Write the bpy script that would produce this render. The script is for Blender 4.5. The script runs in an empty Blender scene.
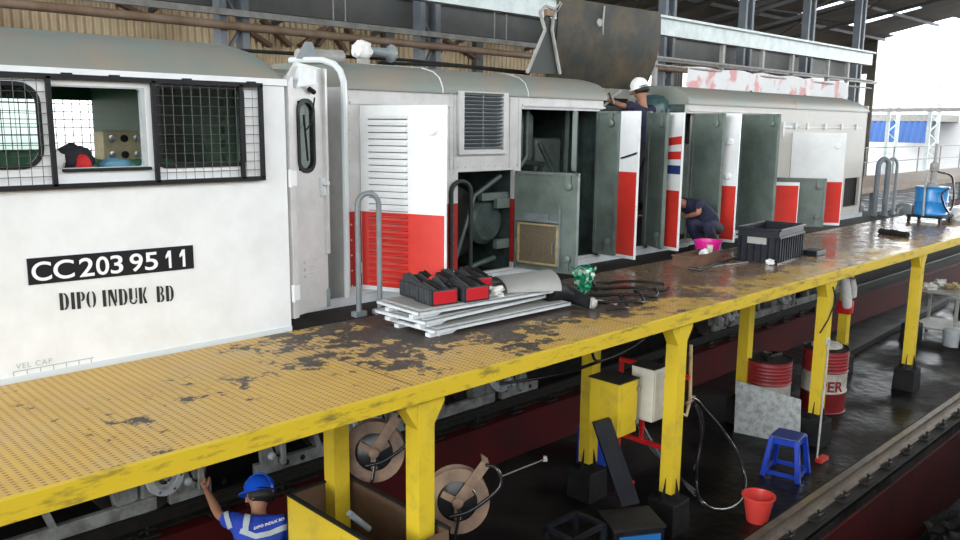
import bpy, bmesh, math, random
from mathutils import Vector, Matrix
PI=math.pi
random.seed(4)
C=bpy.context.scene.collection
scene=bpy.context.scene
# ---------------------------------------------------------------- camera
FPX,YAW,PITCH,ROLL,CAMH=828.2256,0.794837743,0.173040450,0.00957010138,1.65
cy_,sy_=math.cos(YAW),math.sin(YAW); cp_,sp_=math.cos(PITCH),math.sin(PITCH)
FW=Vector((cy_*cp_,sy_*cp_,-sp_)); R0=Vector((sy_,-cy_,0)); U0=R0.cross(FW)
RT=R0*math.cos(ROLL)+U0*math.sin(ROLL); UP=U0*math.cos(ROLL)-R0*math.sin(ROLL)
CAM=Vector((0,0,CAMH))
def at(px,py,X=None,Y=None,Z=None):
    """the point of a known plane of the place (X, Y or Z = const) seen at a photo pixel"""
    d=FW+RT*((px-480)/FPX)+UP*((270-py)/FPX)
    if X is not None: k=(X-CAM.x)/d.x
    elif Y is not None: k=(Y-CAM.y)/d.y
    else: k=(Z-CAM.z)/d.z
    return CAM+d*k
cd=bpy.data.cameras.new('camera'); cam=bpy.data.objects.new('camera',cd); C.objects.link(cam)
cd.sensor_width=36; cd.lens=36*FPX/960; cd.clip_start=.05; cd.clip_end=500
cam.matrix_world=Matrix(((RT.x,UP.x,-FW.x,CAM.x),(RT.y,UP.y,-FW.y,CAM.y),(RT.z,UP.z,-FW.z,CAM.z),(0,0,0,1)))
scene.camera=cam
# ---------------------------------------------------------------- materials
def new_mat(name):
    m=bpy.data.materials.new(name); m.use_nodes=True
    nt=m.node_tree; b=nt.nodes['Principled BSDF']; return m,nt,b
def curve_pts(pts,n=5):
    P=[Vector(p) for p in pts]; P=[P[0]*2-P[1]]+P+[P[-1]*2-P[-2]]; out=[]
    for i in range(1,len(P)-2):
        a,b,c,d=P[i-1:i+3]
        for k in range(n):
            t=k/n; out.append(.5*((2*b)+(c-a)*t+(2*a-5*b+4*c-d)*t*t+(3*b-a-3*c+d)*t**3))
    return out+[P[-2]]
def rgb(c): return (c[0],c[1],c[2],1)
def mat(name,col,rough=.5,metal=0,col2=None,scale=6,amt=.5,bump=0,bscale=60,spec=None,detail=4,thr=None,stretch=None,alpha=None,trans=0):
    m,nt,b=new_mat(name); N=nt.nodes; L=nt.links
    b.inputs['Base Color'].default_value=rgb(col); b.inputs['Roughness'].default_value=rough; b.inputs['Metallic'].default_value=metal
    if spec is not None: b.inputs['Specular IOR Level'].default_value=spec
    if trans: b.inputs['Transmission Weight'].default_value=trans
    tc=N.new('ShaderNodeTexCoord'); src=tc.outputs['Object']
    if stretch:
        mp=N.new('ShaderNodeMapping'); mp.inputs['Scale'].default_value=stretch; L.new(src,mp.inputs[0]); src=mp.outputs[0]
    if col2 is not None:
        n=N.new('ShaderNodeTexNoise'); n.inputs['Scale'].default_value=scale; n.inputs['Detail'].default_value=detail; n.inputs['Roughness'].default_value=.62
        L.new(src,n.inputs['Vector'])
        r=N.new('ShaderNodeValToRGB'); t=thr if thr else (.38,.68)
        r.color_ramp.elements[0].position=t[0]; r.color_ramp.elements[1].position=t[1]
        r.color_ramp.elements[0].color=rgb(col); c2=[col[i]*(1-amt)+col2[i]*amt for i in range(3)] ; r.color_ramp.elements[1].color=rgb(c2)
        L.new(n.outputs['Fac'],r.inputs[0]); L.new(r.outputs[0],b.inputs['Base Color'])
    if bump:
        n2=N.new('ShaderNodeTexNoise'); n2.inputs['Scale'].default_value=bscale; n2.inputs['Detail'].default_value=3
        L.new(src,n2.inputs['Vector'])
        bp=N.new('ShaderNodeBump'); bp.inputs['Strength'].default_value=bump; bp.inputs['Distance'].default_value=.01
        L.new(n2.outputs['Fac'],bp.inputs['Height']); L.new(bp.outputs[0],b.inputs['Normal'])
    return m
M={}
M['white']=mat('white_paint',(.8,.81,.81),.28,0,(.55,.56,.53),3,.35,.05,8)
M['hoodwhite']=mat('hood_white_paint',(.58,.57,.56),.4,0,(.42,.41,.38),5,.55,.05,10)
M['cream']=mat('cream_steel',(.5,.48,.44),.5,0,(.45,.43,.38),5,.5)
M['roof']=mat('roof_grey_green',(.19,.22,.195),.5,0,(.28,.215,.165),1.4,.85,.06,20)
M['red']=mat('red_paint',(.62,.04,.028),.25,0,(.5,.03,.02),5,.5)
M['dred']=mat('dull_red_paint',(.36,.018,.015),.5,0,(.2,.015,.012),5,.5)
M['navy']=mat('navy_paint',(.02,.04,.16),.4)
M['inner']=mat('grey_green_paint',(.16,.2,.175),.42,0,(.09,.11,.095),5,.7,.05,20)
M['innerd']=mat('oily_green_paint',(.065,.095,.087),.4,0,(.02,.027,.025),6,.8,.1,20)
M['teal']=mat('teal_tank_paint',(.06,.13,.135),.25,0,(.03,.05,.05),5,.6)
M['black']=mat('black_rubber',(.01,.01,.011),.55,0,(.018,.018,.018),10,.5,spec=.25)
M['soot']=mat('sooty_black',(.012,.011,.01),.65,0,(.028,.025,.02),6,.7,.1,15,spec=.25)  # soot black; also colours in the shade under the locomotive
M['greymet']=mat('painted_grey_steel',(.22,.25,.26),.4,0,(.14,.15,.15),8,.6)
M['lgrey']=mat('light_grey_steel',(.5,.54,.56),.45,0,(.35,.36,.35),7,.6)
M['rubberlight']=mat('light_bluegrey_seal',(.66,.7,.7),.42)
M['bogie']=mat('dusty_bogie_grey',(.3,.315,.305),.6,0,(.09,.085,.08),7,.85,.25,25)
M['wheel']=mat('worn_wheel_steel',(.12,.11,.1),.5,.6,(.05,.04,.035),8,.7)
M['shine']=mat('bright_steel',(.6,.6,.6),.25,1)
M['yellow']=mat('yellow_post_paint',(.66,.47,.025),.42,0,(.34,.26,.05),5,.75,.08,25,thr=(.5,.82))
M['yellowe']=mat('yellow_edge_paint',(.62,.43,.02),.45,0,(.12,.09,.03),5,.85,.08,25,thr=(.52,.72),stretch=(1,1,4))
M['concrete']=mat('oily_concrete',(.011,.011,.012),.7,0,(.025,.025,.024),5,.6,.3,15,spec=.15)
M['rust']=mat('rusty_tan_steel',(.27,.175,.115),.6,0,(.08,.05,.035),5,.9,.1,30)
M['rustd']=mat('dark_rusty_steel',(.1,.055,.03),.7,0,(.16,.09,.05),6,.6)
M['olive']=mat('rusty_olive_sheet',(.025,.026,.02),.65,0,(.13,.085,.03),2.2,.8,.2,12,thr=(.45,.75),stretch=(1,1,1))
M['oliveg']=mat('dark_green_plate',(.018,.026,.021),.55,0,(.012,.015,.012),5,.6)
M['steelblue']=mat('bluish_column_paint',(.13,.16,.19),.55,0,(.2,.2,.2),4,.7)
M['beam']=mat('dark_beam_paint',(.075,.08,.08),.6,0,(.13,.12,.1),3,.6)
M['pipe']=mat('brown_pipe',(.2,.125,.075),.6,0,(.33,.25,.18),3,.7)
M['pipeg']=mat('pale_dusty_pipe',(.36,.36,.34),.55,0,(.2,.17,.14),6,.7)
M['wbeam']=mat('pale_girder_paint',(.72,.8,.78),.5,0,(.45,.52,.52),4,.6)
M['cabgreen']=mat('cab_green_paint',(.02,.11,.05),.45,0,(.015,.07,.035),4,.6)
M['consolegreen']=mat('console_green',(.08,.27,.14),.4,0,(.05,.2,.1),6,.5)
M['creampanel']=mat('cream_gauge_panel',(.62,.52,.33),.45,0,(.4,.33,.2),14,.6)
M['cloth_black']=mat('black_cloth',(.012,.012,.016),.8,0,(.03,.03,.04),10,.5,.3,60)
M['cloth_red']=mat('red_cloth',(.55,.02,.02),.8)
M['cloth_blue']=mat('pale_blue_cloth',(.12,.3,.4),.8)
M['cloth_white']=mat('white_cloth',(.75,.75,.72),.8,0,(.55,.52,.46),16,.6,.4,50)
M['rail']=mat('worn_rail_steel',(.32,.27,.22),.35,.7,(.16,.12,.1),6,.6)
M['raild']=mat('greasy_rail_side',(.012,.011,.01),.6,0,(.03,.027,.024),12,.6,.2,30,spec=.25)
M['skin']=mat('brown_skin',(.36,.17,.095),.5,0,(.3,.13,.07),14,.5)
M['hair']=mat('black_hair',(.01,.008,.007),.6,0,None,1,0,.4,120)
M['helmblue']=mat('blue_helmet_plastic',(.01,.09,.62),.22)
M['helmwhite']=mat('white_helmet_plastic',(.82,.82,.8),.3)
M['shirtblue']=mat('royal_blue_cloth',(.012,.05,.42),.75,0,(.01,.035,.3),10,.6,.35,25)
M['shirtnavy']=mat('navy_cotton',(.012,.014,.04),.85,0,(.02,.02,.05),10,.5,.3,25)
M['trousers']=mat('dark_trouser_cloth',(.014,.014,.018),.85,0,(.025,.025,.03),10,.5,.3,25)
M['reflect']=mat('grey_reflective_tape',(.45,.5,.52),.4,0,(.35,.4,.42),60,.6)
M['pvcblue']=mat('blue_plastic',(.01,.05,.42),.3,0,(.008,.035,.3),8,.5)
M['binblue']=mat('mid_blue_plastic',(.02,.13,.38),.35)
M['green']=mat('green_plastic',(.06,.25,.05),.4)
M['bucketred']=mat('red_bucket_plastic',(.62,.05,.04),.35,0,(.5,.05,.04),8,.5)
M['pink']=mat('magenta_plastic',(.75,.02,.3),.3)
M['crate']=mat('black_crate_plastic',(.008,.009,.014),.4,0,(.025,.028,.035),9,.5,spec=.25)
M['drumred']=mat('oil_drum_red',(.25,.018,.02),.45,0,(.12,.015,.012),6,.6)
M['drumwhite']=mat('oil_drum_white_band',(.5,.47,.4),.55,0,(.25,.23,.2),9,.7)
M['board']=mat('speckled_pale_board',(.42,.44,.43),.6,0,(.1,.1,.1),14,.8,.1,30,thr=(.42,.72),detail=8)
M['brown']=mat('brown_carton',(.17,.08,.05),.75,0,(.08,.05,.03),6,.7)
M['pumpblue']=mat('bright_blue_drum',(.02,.21,.52),.3,0,(.02,.18,.45),5,.5)
M['framered']=mat('bright_red_frame',(.6,.012,.015),.4,0,(.35,.01,.01),8,.6)
M['ivory']=mat('ivory_box_paint',(.62,.6,.5),.45,0,(.45,.42,.33),5,.5)
M['filter']=mat('brass_filter_mesh',(.2,.16,.1),.55,.2,(.1,.08,.05),40,.6,.5,220)
M['brassrim']=mat('brassy_worn_rim',(.5,.38,.18),.5,0,(.25,.2,.12),14,.7)
M['foil']=None
M['blackhose']=mat('glossy_black_hose',(.015,.016,.018),.22)
M['wall_white']=mat('distant_white_wall',(.8,.8,.8),.7)
M['awning']=mat('blue_awning_cloth',(.05,.13,.36),.6)
M['brownedge']=mat('brown_platform_edge',(.3,.2,.13),.6,0,(.2,.13,.08),3,.6)
M['white_txt']=mat('white_lettering',(.85,.85,.85),.5)
M['black_txt']=mat('black_lettering',(.015,.015,.015),.5)
M['grey_txt']=mat('faint_grey_lettering',(.4,.45,.45),.5)
M['plateblack']=mat('black_number_plate',(.01,.01,.013),.35)
M['blackred']=mat('dark_red_enamel',(.5,.01,.02),.35,0,(.4,.01,.015),10,.5)
M['arcgrey']=mat('charcoal_insulator',(.03,.034,.038),.6,0,(.06,.06,.06),14,.6)
M['sheetgrey']=mat('matte_grey_sheet',(.3,.3,.28),.6,0,(.24,.24,.22),4,.6,.1,15)
M['palesteel']=mat('pale_bracket_steel',(.62,.65,.66),.4,0,(.45,.47,.47),8,.5)
# window glass
def glass(name,tint,rough=.02,fac=.75):
    m,nt,b=new_mat(name); N=nt.nodes; L=nt.links
    t=N.new('ShaderNodeBsdfTransparent'); t.inputs[0].default_value=rgb(tint)
    g=N.new('ShaderNodeBsdfGlossy'); g.inputs['Roughness'].default_value=rough
    mx=N.new('ShaderNodeMixShader'); mx.inputs[0].default_value=.09
    L.new(g.outputs[0],mx.inputs[2]); L.new(t.outputs[0],mx.inputs[1]); L.new(g.outputs[0],mx.inputs[2])
    L.new(mx.outputs[0],N['Material Output'].inputs[0]); return m
M['glass']=glass('window_glass',(.72,.8,.76)); M['glassd']=glass('dusty_dark_glass',(.8,.86,.82))
M['sky_sheet']=glass('translucent_roof_sheet',(.8,.82,.85))
# foil bag
def foil():
    m,nt,b=new_mat('green_foil'); N=nt.nodes; L=nt.links
    tc=N.new('ShaderNodeTexCoord'); v=N.new('ShaderNodeTexVoronoi'); v.inputs['Scale'].default_value=28
    L.new(tc.outputs['Object'],v.inputs['Vector'])
    r=N.new('ShaderNodeValToRGB'); e=r.color_ramp.elements; e[0].position=.2; e[0].color=(.0,.2,.09,1); e[1].position=.9; e[1].color=(.75,.85,.75,1)
    k=e.new(.6); k.color=(.03,.35,.18,1)
    L.new(v.outputs['Color'],r.inputs[0]); L.new(r.outputs[0],b.inputs['Base Color'])
    b.inputs['Roughness'].default_value=.2; b.inputs['Metallic'].default_value=.35
    return m
M['foil']=foil()
# deck plate: yellow anti-slip plate, worn through to dark oily steel in patches
def deckmat():
    m,nt,b=new_mat('yellow_antislip_plate'); N=nt.nodes; L=nt.links
    tc=N.new('ShaderNodeTexCoord'); P=tc.outputs['Object']
    sep=N.new('ShaderNodeSeparateXYZ'); L.new(P,sep.inputs[0])
    def math_(op,a,bb=None,clamp=False):
        n=N.new('ShaderNodeMath'); n.operation=op; n.use_clamp=clamp
        for i,v in enumerate((a,bb)):
            if v is None: continue
            if isinstance(v,(int,float)): n.inputs[i].default_value=v
            else: L.new(v,n.inputs[i])
        return n.outputs[0]
    X,Y=sep.outputs[0],sep.outputs[1]
    def noise(scale,detail=5,rough=.6,vec=P,st=None):
        if st:
            mp=N.new('ShaderNodeMapping'); mp.inputs['Scale'].default_value=st; L.new(vec,mp.inputs[0]); vec=mp.outputs[0]
        n=N.new('ShaderNodeTexNoise'); n.inputs['Scale'].default_value=scale; n.inputs['Detail'].default_value=detail; n.inputs['Roughness'].default_value=rough
        L.new(vec,n.inputs['Vector']); return n.outputs['Fac']
    def ramp(v,a,bb):
        n=N.new('ShaderNodeMapRange'); n.interpolation_type='SMOOTHSTEP'
        n.inputs[1].default_value=a; n.inputs[2].default_value=bb; L.new(v,n.inputs[0]); return n.outputs[0]
    def mix(f,a,bb):
        n=N.new('ShaderNodeMix'); n.data_type='RGBA'; L.new(f,n.inputs[0])
        for i,v in ((6,a),(7,bb)):
            if isinstance(v,tuple): n.inputs[i].default_value=rgb(v)
            else: L.new(v,n.inputs[i])
        return n.outputs[2]
    # wear grows along the platform and away from its edge
    wear=math_('ADD',ramp(X,1.8,5.2),0)
    edge=ramp(Y,3.95,4.9)
    n1=noise(1.6,6,.68); n2=noise(7,5,.7)
    w=math_('ADD',math_('MULTIPLY',n1,.62),math_('MULTIPLY',n2,.48))
    lim=math_('SUBTRACT',.632,math_('MULTIPLY',wear,math_('ADD',.03,math_('MULTIPLY',edge,.19))))
    d=math_('SUBTRACT',w,lim)
    dark=ramp(d,-.01,.03)
    # anti-slip lozenges
    def dots(sc):
        mp=N.new('ShaderNodeMapping'); mp.inputs['Scale'].default_value=(sc,sc*1.5,1); mp.inputs['Rotation'].default_value=(0,0,.0); L.new(P,mp.inputs[0])
        s=N.new('ShaderNodeSeparateXYZ'); L.new(mp.outputs[0],s.inputs[0])
        a=math_('SINE',math_('ADD',s.outputs[0],s.outputs[1])); c=math_('SINE',math_('SUBTRACT',s.outputs[0],s.outputs[1]))
        return math_('MULTIPLY',a,c)
    dt=dots(62)
    hole=ramp(dt,.35,.75)
    yel=mix(noise(2.5,4),(.66,.43,.1),(.5,.29,.06))
    yel=mix(math_('MULTIPLY',ramp(noise(.9,3),.45,.7),.5),yel,(.5,.36,.2))
    yel=mix(math_('MULTIPLY',hole,.75),yel,(.12,.07,.03))
    brownness=ramp(X,5.0,9.0)
    drk=mix(noise(4,4),(.035,.03,.028),(.075,.06,.05))
    drk=mix(math_('MULTIPLY',brownness,.85),drk,(.2,.125,.075))
    base=mix(dark,yel,drk)
    base=mix(math_('MULTIPLY',math_('MULTIPLY',ramp(X,2.5,5),ramp(n2,.52,.66)),.5),base,(.24,.14,.05))
    # plate joints
    jx=math_('ABSOLUTE',math_('SUBTRACT',math_('FRACT',math_('MULTIPLY',math_('SUBTRACT',X,3.28),.41)),.5))
    j=math_('GREATER_THAN',jx,.4965)
    base=mix(math_('MULTIPLY',j,.7),base,(.08,.05,.03))
    L.new(base,b.inputs['Base Color'])
    rg=N.new('ShaderNodeMapRange'); L.new(noise(3,4),rg.inputs[0]); rg.inputs[1].default_value=.35; rg.inputs[2].default_value=.65; rg.inputs[3].default_value=.12; rg.inputs[4].default_value=.36
    rr=N.new('ShaderNodeMix'); L.new(ramp(X,3.5,7.5),rr.inputs[0]); rr.inputs[2].default_value=.55; L.new(rg.outputs[0],rr.inputs[3]); L.new(rr.outputs[0],b.inputs['Roughness'])
    bp=N.new('ShaderNodeBump'); bp.inputs['Distance'].default_value=.004; bs=N.new('ShaderNodeMix'); L.new(ramp(X,5,9),bs.inputs[0]); bs.inputs[2].default_value=.35; bs.inputs[3].default_value=.1; L.new(bs.outputs[0],bp.inputs['Strength'])
    L.new(math_('ADD',math_('MULTIPLY',dt,-.5),n2),bp.inputs['Height']); L.new(bp.outputs[0],b.inputs['Normal'])
    return m
M['deck']=deckmat()
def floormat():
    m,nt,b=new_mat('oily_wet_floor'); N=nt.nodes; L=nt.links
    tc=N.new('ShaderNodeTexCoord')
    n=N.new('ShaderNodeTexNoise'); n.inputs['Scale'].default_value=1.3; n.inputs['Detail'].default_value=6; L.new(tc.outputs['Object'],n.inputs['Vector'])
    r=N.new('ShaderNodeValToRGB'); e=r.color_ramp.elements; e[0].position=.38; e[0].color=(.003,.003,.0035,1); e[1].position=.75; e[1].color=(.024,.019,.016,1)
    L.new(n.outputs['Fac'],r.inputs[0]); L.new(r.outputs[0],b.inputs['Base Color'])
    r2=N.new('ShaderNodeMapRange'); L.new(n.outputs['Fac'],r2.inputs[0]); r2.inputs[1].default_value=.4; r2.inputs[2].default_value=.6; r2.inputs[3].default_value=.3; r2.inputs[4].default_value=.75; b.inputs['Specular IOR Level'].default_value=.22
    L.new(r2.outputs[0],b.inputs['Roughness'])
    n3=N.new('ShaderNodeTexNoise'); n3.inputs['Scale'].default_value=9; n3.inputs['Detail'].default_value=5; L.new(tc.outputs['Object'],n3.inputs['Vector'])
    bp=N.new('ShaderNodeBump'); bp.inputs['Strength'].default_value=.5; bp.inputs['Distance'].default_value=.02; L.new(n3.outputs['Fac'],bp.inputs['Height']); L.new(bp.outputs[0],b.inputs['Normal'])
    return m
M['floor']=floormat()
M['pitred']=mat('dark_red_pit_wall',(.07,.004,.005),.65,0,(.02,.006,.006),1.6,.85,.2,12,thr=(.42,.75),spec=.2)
def corr(name,c1,c2,freq,axis='X',rough=.7):
    m,nt,b=new_mat(name); N=nt.nodes; L=nt.links
    tc=N.new('ShaderNodeTexCoord'); w=N.new('ShaderNodeTexWave'); w.bands_direction=axis; w.inputs['Scale'].default_value=freq; w.wave_profile='SIN'
    L.new(tc.outputs['Object'],w.inputs['Vector'])
    n=N.new('ShaderNodeTexNoise'); n.inputs['Scale'].default_value=.5; n.inputs['Detail'].default_value=5; L.new(tc.outputs['Object'],n.inputs['Vector'])
    r=N.new('ShaderNodeValToRGB'); e=r.color_ramp.elements; e[0].position=.4; e[0].color=rgb(c1); e[1].position=.65; e[1].color=rgb(c2)
    L.new(n.outputs['Fac'],r.inputs[0]); L.new(r.outputs[0],b.inputs['Base Color'])
    bp=N.new('ShaderNodeBump'); bp.inputs['Distance'].default_value=.12; bp.inputs['Strength'].default_value=1; L.new(w.outputs['Fac'],bp.inputs['Height']); L.new(bp.outputs[0],b.inputs['Normal'])
    b.inputs['Roughness'].default_value=rough
    return m
M['corrwall']=corr('tan_corrugated_sheet',(.72,.55,.33),(.45,.32,.18),1.3)
M['corrroof']=corr('grey_corrugated_roof',(.14,.13,.12),(.22,.19,.15),1.3,'X')
M['corrdark']=corr('grey_corrugated_sheet',(.16,.14,.11),(.1,.09,.08),1.3)
def bannermat():
    m,nt,b=new_mat('red_white_banner'); N=nt.nodes; L=nt.links
    tc=N.new('ShaderNodeTexCoord'); n=N.new('ShaderNodeTexNoise'); n.inputs['Scale'].default_value=2.2; n.inputs['Detail'].default_value=3; L.new(tc.outputs['Object'],n.inputs['Vector'])
    r=N.new('ShaderNodeValToRGB'); e=r.color_ramp.elements; e[0].position=.52; e[0].color=(.85,.85,.85,1); e[1].position=.62; e[1].color=(.8,.42,.42,1)  # red paled in the colour for overexposure
    L.new(n.outputs['Fac'],r.inputs[0]); L.new(r.outputs[0],b.inputs['Base Color']); b.inputs['Roughness'].default_value=.8
    b.inputs['Transmission Weight'].default_value=0
    return m
M['banner']=bannermat()
# ---------------------------------------------------------------- mesh helpers
class MB:
    def __init__(s): s.b=bmesh.new()
    def box(s,x0,x1,y0,y1,z0,z1,bev=0):
        if x0>x1:x0,x1=x1,x0
        if y0>y1:y0,y1=y1,y0
        if z0>z1:z0,z1=z1,z0
        v=[s.b.verts.new((x,y,z)) for x in(x0,x1) for y in(y0,y1) for z in(z0,z1)]
        fs=[s.b.faces.new([v[i] for i in f]) for f in((0,1,3,2),(4,6,7,5),(0,4,5,1),(2,3,7,6),(0,2,6,4),(1,5,7,3))]
        if bev>0:
            es=set(e for f in fs for e in f.edges)
            bmesh.ops.bevel(s.b,geom=list(es),offset=min(bev,.45*min(x1-x0,y1-y0,z1-z0)),segments=2,affect='EDGES',profile=.5)
        return s
    def obox(s,c,ax,ay,az,bev=0):
        """oriented box: centre and three half-axis vectors"""
        c,ax,ay,az=map(Vector,(c,ax,ay,az))
        v=[s.b.verts.new(c+ax*i+ay*j+az*k) for i in(-1,1) for j in(-1,1) for k in(-1,1)]
        fs=[s.b.faces.new([v[i] for i in f]) for f in((0,1,3,2),(4,6,7,5),(0,4,5,1),(2,3,7,6),(0,2,6,4),(1,5,7,3))]
        if bev>0:
            es=set(e for f in fs for e in f.edges); bmesh.ops.bevel(s.b,geom=list(es),offset=bev,segments=2,affect='EDGES',profile=.5)
        return s
    def bar(s,p,q,w,h=None,up=(0,0,1),bev=0):
        p,q=Vector(p),Vector(q); h=h or w; d=(q-p); L=d.length; d.normalize(); up=Vector(up)
        if abs(d.dot(up))>.98: up=Vector((1,0,0))
        a=d.cross(up).normalized(); u=a.cross(d).normalized()
        return s.obox((p+q)/2,d*L/2,a*w/2,u*h/2,bev)
    def rings(s,rings,closed=True,cap=True):
        vs=[[s.b.verts.new(p) for p in r] for r in rings]
        n=len(vs[0])
        for a,b in zip(vs,vs[1:]):
            for i in range(n if closed else n-1):
                j=(i+1)%n
                try: s.b.faces.new((a[i],a[j],b[j],b[i]))
                except ValueError: pass
        if cap and closed:
            s.b.faces.new(list(reversed(vs[0]))); s.b.faces.new(vs[-1])
        return s
    def tube(s,pts,r,seg=10,cap=True):
        pts=[Vector(p) for p in pts]; rs=r if isinstance(r,(list,tuple)) else [r]*len(pts)
        prev=None; rings=[]
        for i,p in enumerate(pts):
            if i==0: d=pts[1]-p
            elif i==len(pts)-1: d=p-pts[i-1]
            else: d=(pts[i+1]-p).normalized()+(p-pts[i-1]).normalized()
            d.normalize()
            if prev is None:
                a=d.cross(Vector((0,0,1)))
                if a.length<.05: a=d.cross(Vector((1,0,0)))
            else: a=prev-d*prev.dot(d)
            a.normalize(); prev=a; b=d.cross(a)
            rings.append([p+(a*math.cos(t*2*PI/seg)+b*math.sin(t*2*PI/seg))*rs[i] for t in range(seg)])
        return s.rings(rings,True,cap)
    def lathe(s,prof,o=(0,0,0),axis=(0,0,1),seg=28,cap=True):
        """profile of (radius, height) about an axis"""
        o=Vector(o); d=Vector(axis).normalized(); a=d.cross(Vector((0,0,1)))
        if a.length<.05: a=Vector((1,0,0))
        a.normalize(); b=d.cross(a)
        return s.rings([[o+d*h+(a*math.cos(t*2*PI/seg)+b*math.sin(t*2*PI/seg))*max(r,.0005) for t in range(seg)] for r,h in prof],True,cap)
    def prism(s,poly,plane,t0,t1):
        """closed outline extruded along an axis; plane 'XZ' -> along Y, 'YZ' -> along X, 'XY' -> along Z"""
        f={'XZ':lambda u,v,t:(u,t,v),'YZ':lambda u,v,t:(t,u,v),'XY':lambda u,v,t:(u,v,t)}[plane]
        return s.rings([[f(u,v,t0) for u,v in poly],[f(u,v,t1) for u,v in poly]],True,True)
    def ring2(s,outer,inner,y0,y1):
        """frame between two outlines of equal count in XZ, thick from y0 to y1"""
        n=len(outer); V=[[s.b.verts.new((u,y,v)) for u,v in o] for y in(y0,y1) for o in(outer,inner)]
        for i in range(n):
            j=(i+1)%n
            for a,b in((V[0],V[1]),(V[3],V[2]),(V[2],V[0]),(V[1],V[3])):
                s.b.faces.new((a[i],a[j],b[j],b[i]))
        return s
    def sheet(s,grid,th):
        """thick sheet from a grid of points"""
        n,m=len(grid),len(grid[0]); G=[[Vector(p) for p in r] for r in grid]
        def nrm(i,j):
            a=G[min(i+1,n-1)][j]-G[max(i-1,0)][j]; b=G[i][min(j+1,m-1)]-G[i][max(j-1,0)]
            return a.cross(b).normalized()
        A=[[s.b.verts.new(G[i][j]) for j in range(m)] for i in range(n)]
        B=[[s.b.verts.new(G[i][j]-nrm(i,j)*th) for j in range(m)] for i in range(n)]
        for i in range(n-1):
            for j in range(m-1):
                s.b.faces.new((A[i][j],A[i+1][j],A[i+1][j+1],A[i][j+1])); s.b.faces.new((B[i][j],B[i][j+1],B[i+1][j+1],B[i+1][j]))
        for i in range(n-1):
            s.b.faces.new((A[i][0],B[i][0],B[i+1][0],A[i+1][0])); s.b.faces.new((A[i][m-1],A[i+1][m-1],B[i+1][m-1],B[i][m-1]))
        for j in range(m-1):
            s.b.faces.new((A[0][j],A[0][j+1],B[0][j+1],B[0][j])); s.b.faces.new((A[n-1][j],B[n-1][j],B[n-1][j+1],A[n-1][j+1]))
        return s
    def build(s,name,m,parent=None,smooth=None,label=None,origin=None):
        bmesh.ops.recalc_face_normals(s.b,faces=s.b.faces)
        me=bpy.data.meshes.new(name); s.b.to_mesh(me); s.b.free()
        mats=m if isinstance(m,(list,tuple)) else [m]
        for k in mats: me.materials.append(k)
        o=bpy.data.objects.new(name,me); C.objects.link(o)
        if smooth is not None:
            me.shade_auto_smooth if False else None
            for p in me.polygons: p.use_smooth=True
            bm=bmesh.new(); bm.from_mesh(me)
            for e in bm.edges:
                e.smooth = not(len(e.link_faces)==2 and e.calc_face_angle(0)>math.radians(smooth))
            bm.to_mesh(me); bm.free()
        if parent is not None:
            L=world_loc(parent); o.parent=parent; me.transform(Matrix.Translation(-L))
            o['_l']=0; del o['_l']
        else:
            if origin is None:
                vs=me.vertices; n=len(vs); cx=sum(v.co.x for v in vs)/n; cyy=sum(v.co.y for v in vs)/n; z=min(v.co.z for v in vs); origin=(cx,cyy,z)
            L=Vector(origin); me.transform(Matrix.Translation(-L)); o.location=L
        if label: o['label']=label
        return o
def world_loc(o):
    L=Vector((0,0,0))
    while o is not None: L+=o.location; o=o.parent
    return L
def tag(o,label,cat,group=None,kind=None):
    o['label']=label; o['category']=cat
    if group: o['group']=group
    if kind: o['kind']=kind
    return o
def thing(name,loc,label,cat,group=None):
    o=bpy.data.objects.new(name,None); C.objects.link(o); o.location=loc; o.empty_display_size=.2
    return tag(o,label,cat,group)
def struct(name,mb,m,smooth=None):
    o=mb.build(name,m,None,smooth); o['kind']='structure'; return o
def dup(root,loc=None,rz=None,label=None):
    def cp(o,par):
        c=o.copy(); C.objects.link(c)
        if par is not None: c.parent=par
        for ch in list(o.children): cp(ch,c)
        return c
    r=cp(root,None)
    if loc is not None: r.location=loc
    if rz is not None: r.rotation_euler=(0,0,rz)
    if label: r['label']=label
    return r
def text_mb(s,size,origin,right,up,th=.004,bold=0,spacing=1.0,xs=1.0):
    """letters as thin solid mesh laid out from an origin along two directions"""
    cu=bpy.data.curves.new('t','FONT'); cu.body=s; cu.size=size; cu.extrude=th/2; cu.offset=bold; cu.space_character=spacing
    to=bpy.data.objects.new('t',cu); C.objects.link(to); bpy.context.view_layer.update()
    me=bpy.data.meshes.new_from_object(to.evaluated_get(bpy.context.evaluated_depsgraph_get()))
    bpy.data.objects.remove(to); bpy.data.curves.remove(cu)
    r=Vector(right).normalized(); u=Vector(up).normalized(); n=r.cross(u)
    mb=MB(); mb.b.from_mesh(me); bpy.data.meshes.remove(me)
    o=Vector(origin)
    for v in mb.b.verts: v.co=o+r*v.co.x*xs+u*v.co.y+n*v.co.z
    return mb
def rrect(x0,x1,z0,z1,r,n=5):
    out=[]
    for cx,cz,a0 in((x1-r,z1-r,0),(x0+r,z1-r,90),(x0+r,z0+r,180),(x1-r,z0+r,270)):
        for k in range(n+1):
            a=math.radians(a0+90*k/n); out.append((cx+r*math.cos(a),cz+r*math.sin(a)))
    return out
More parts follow.
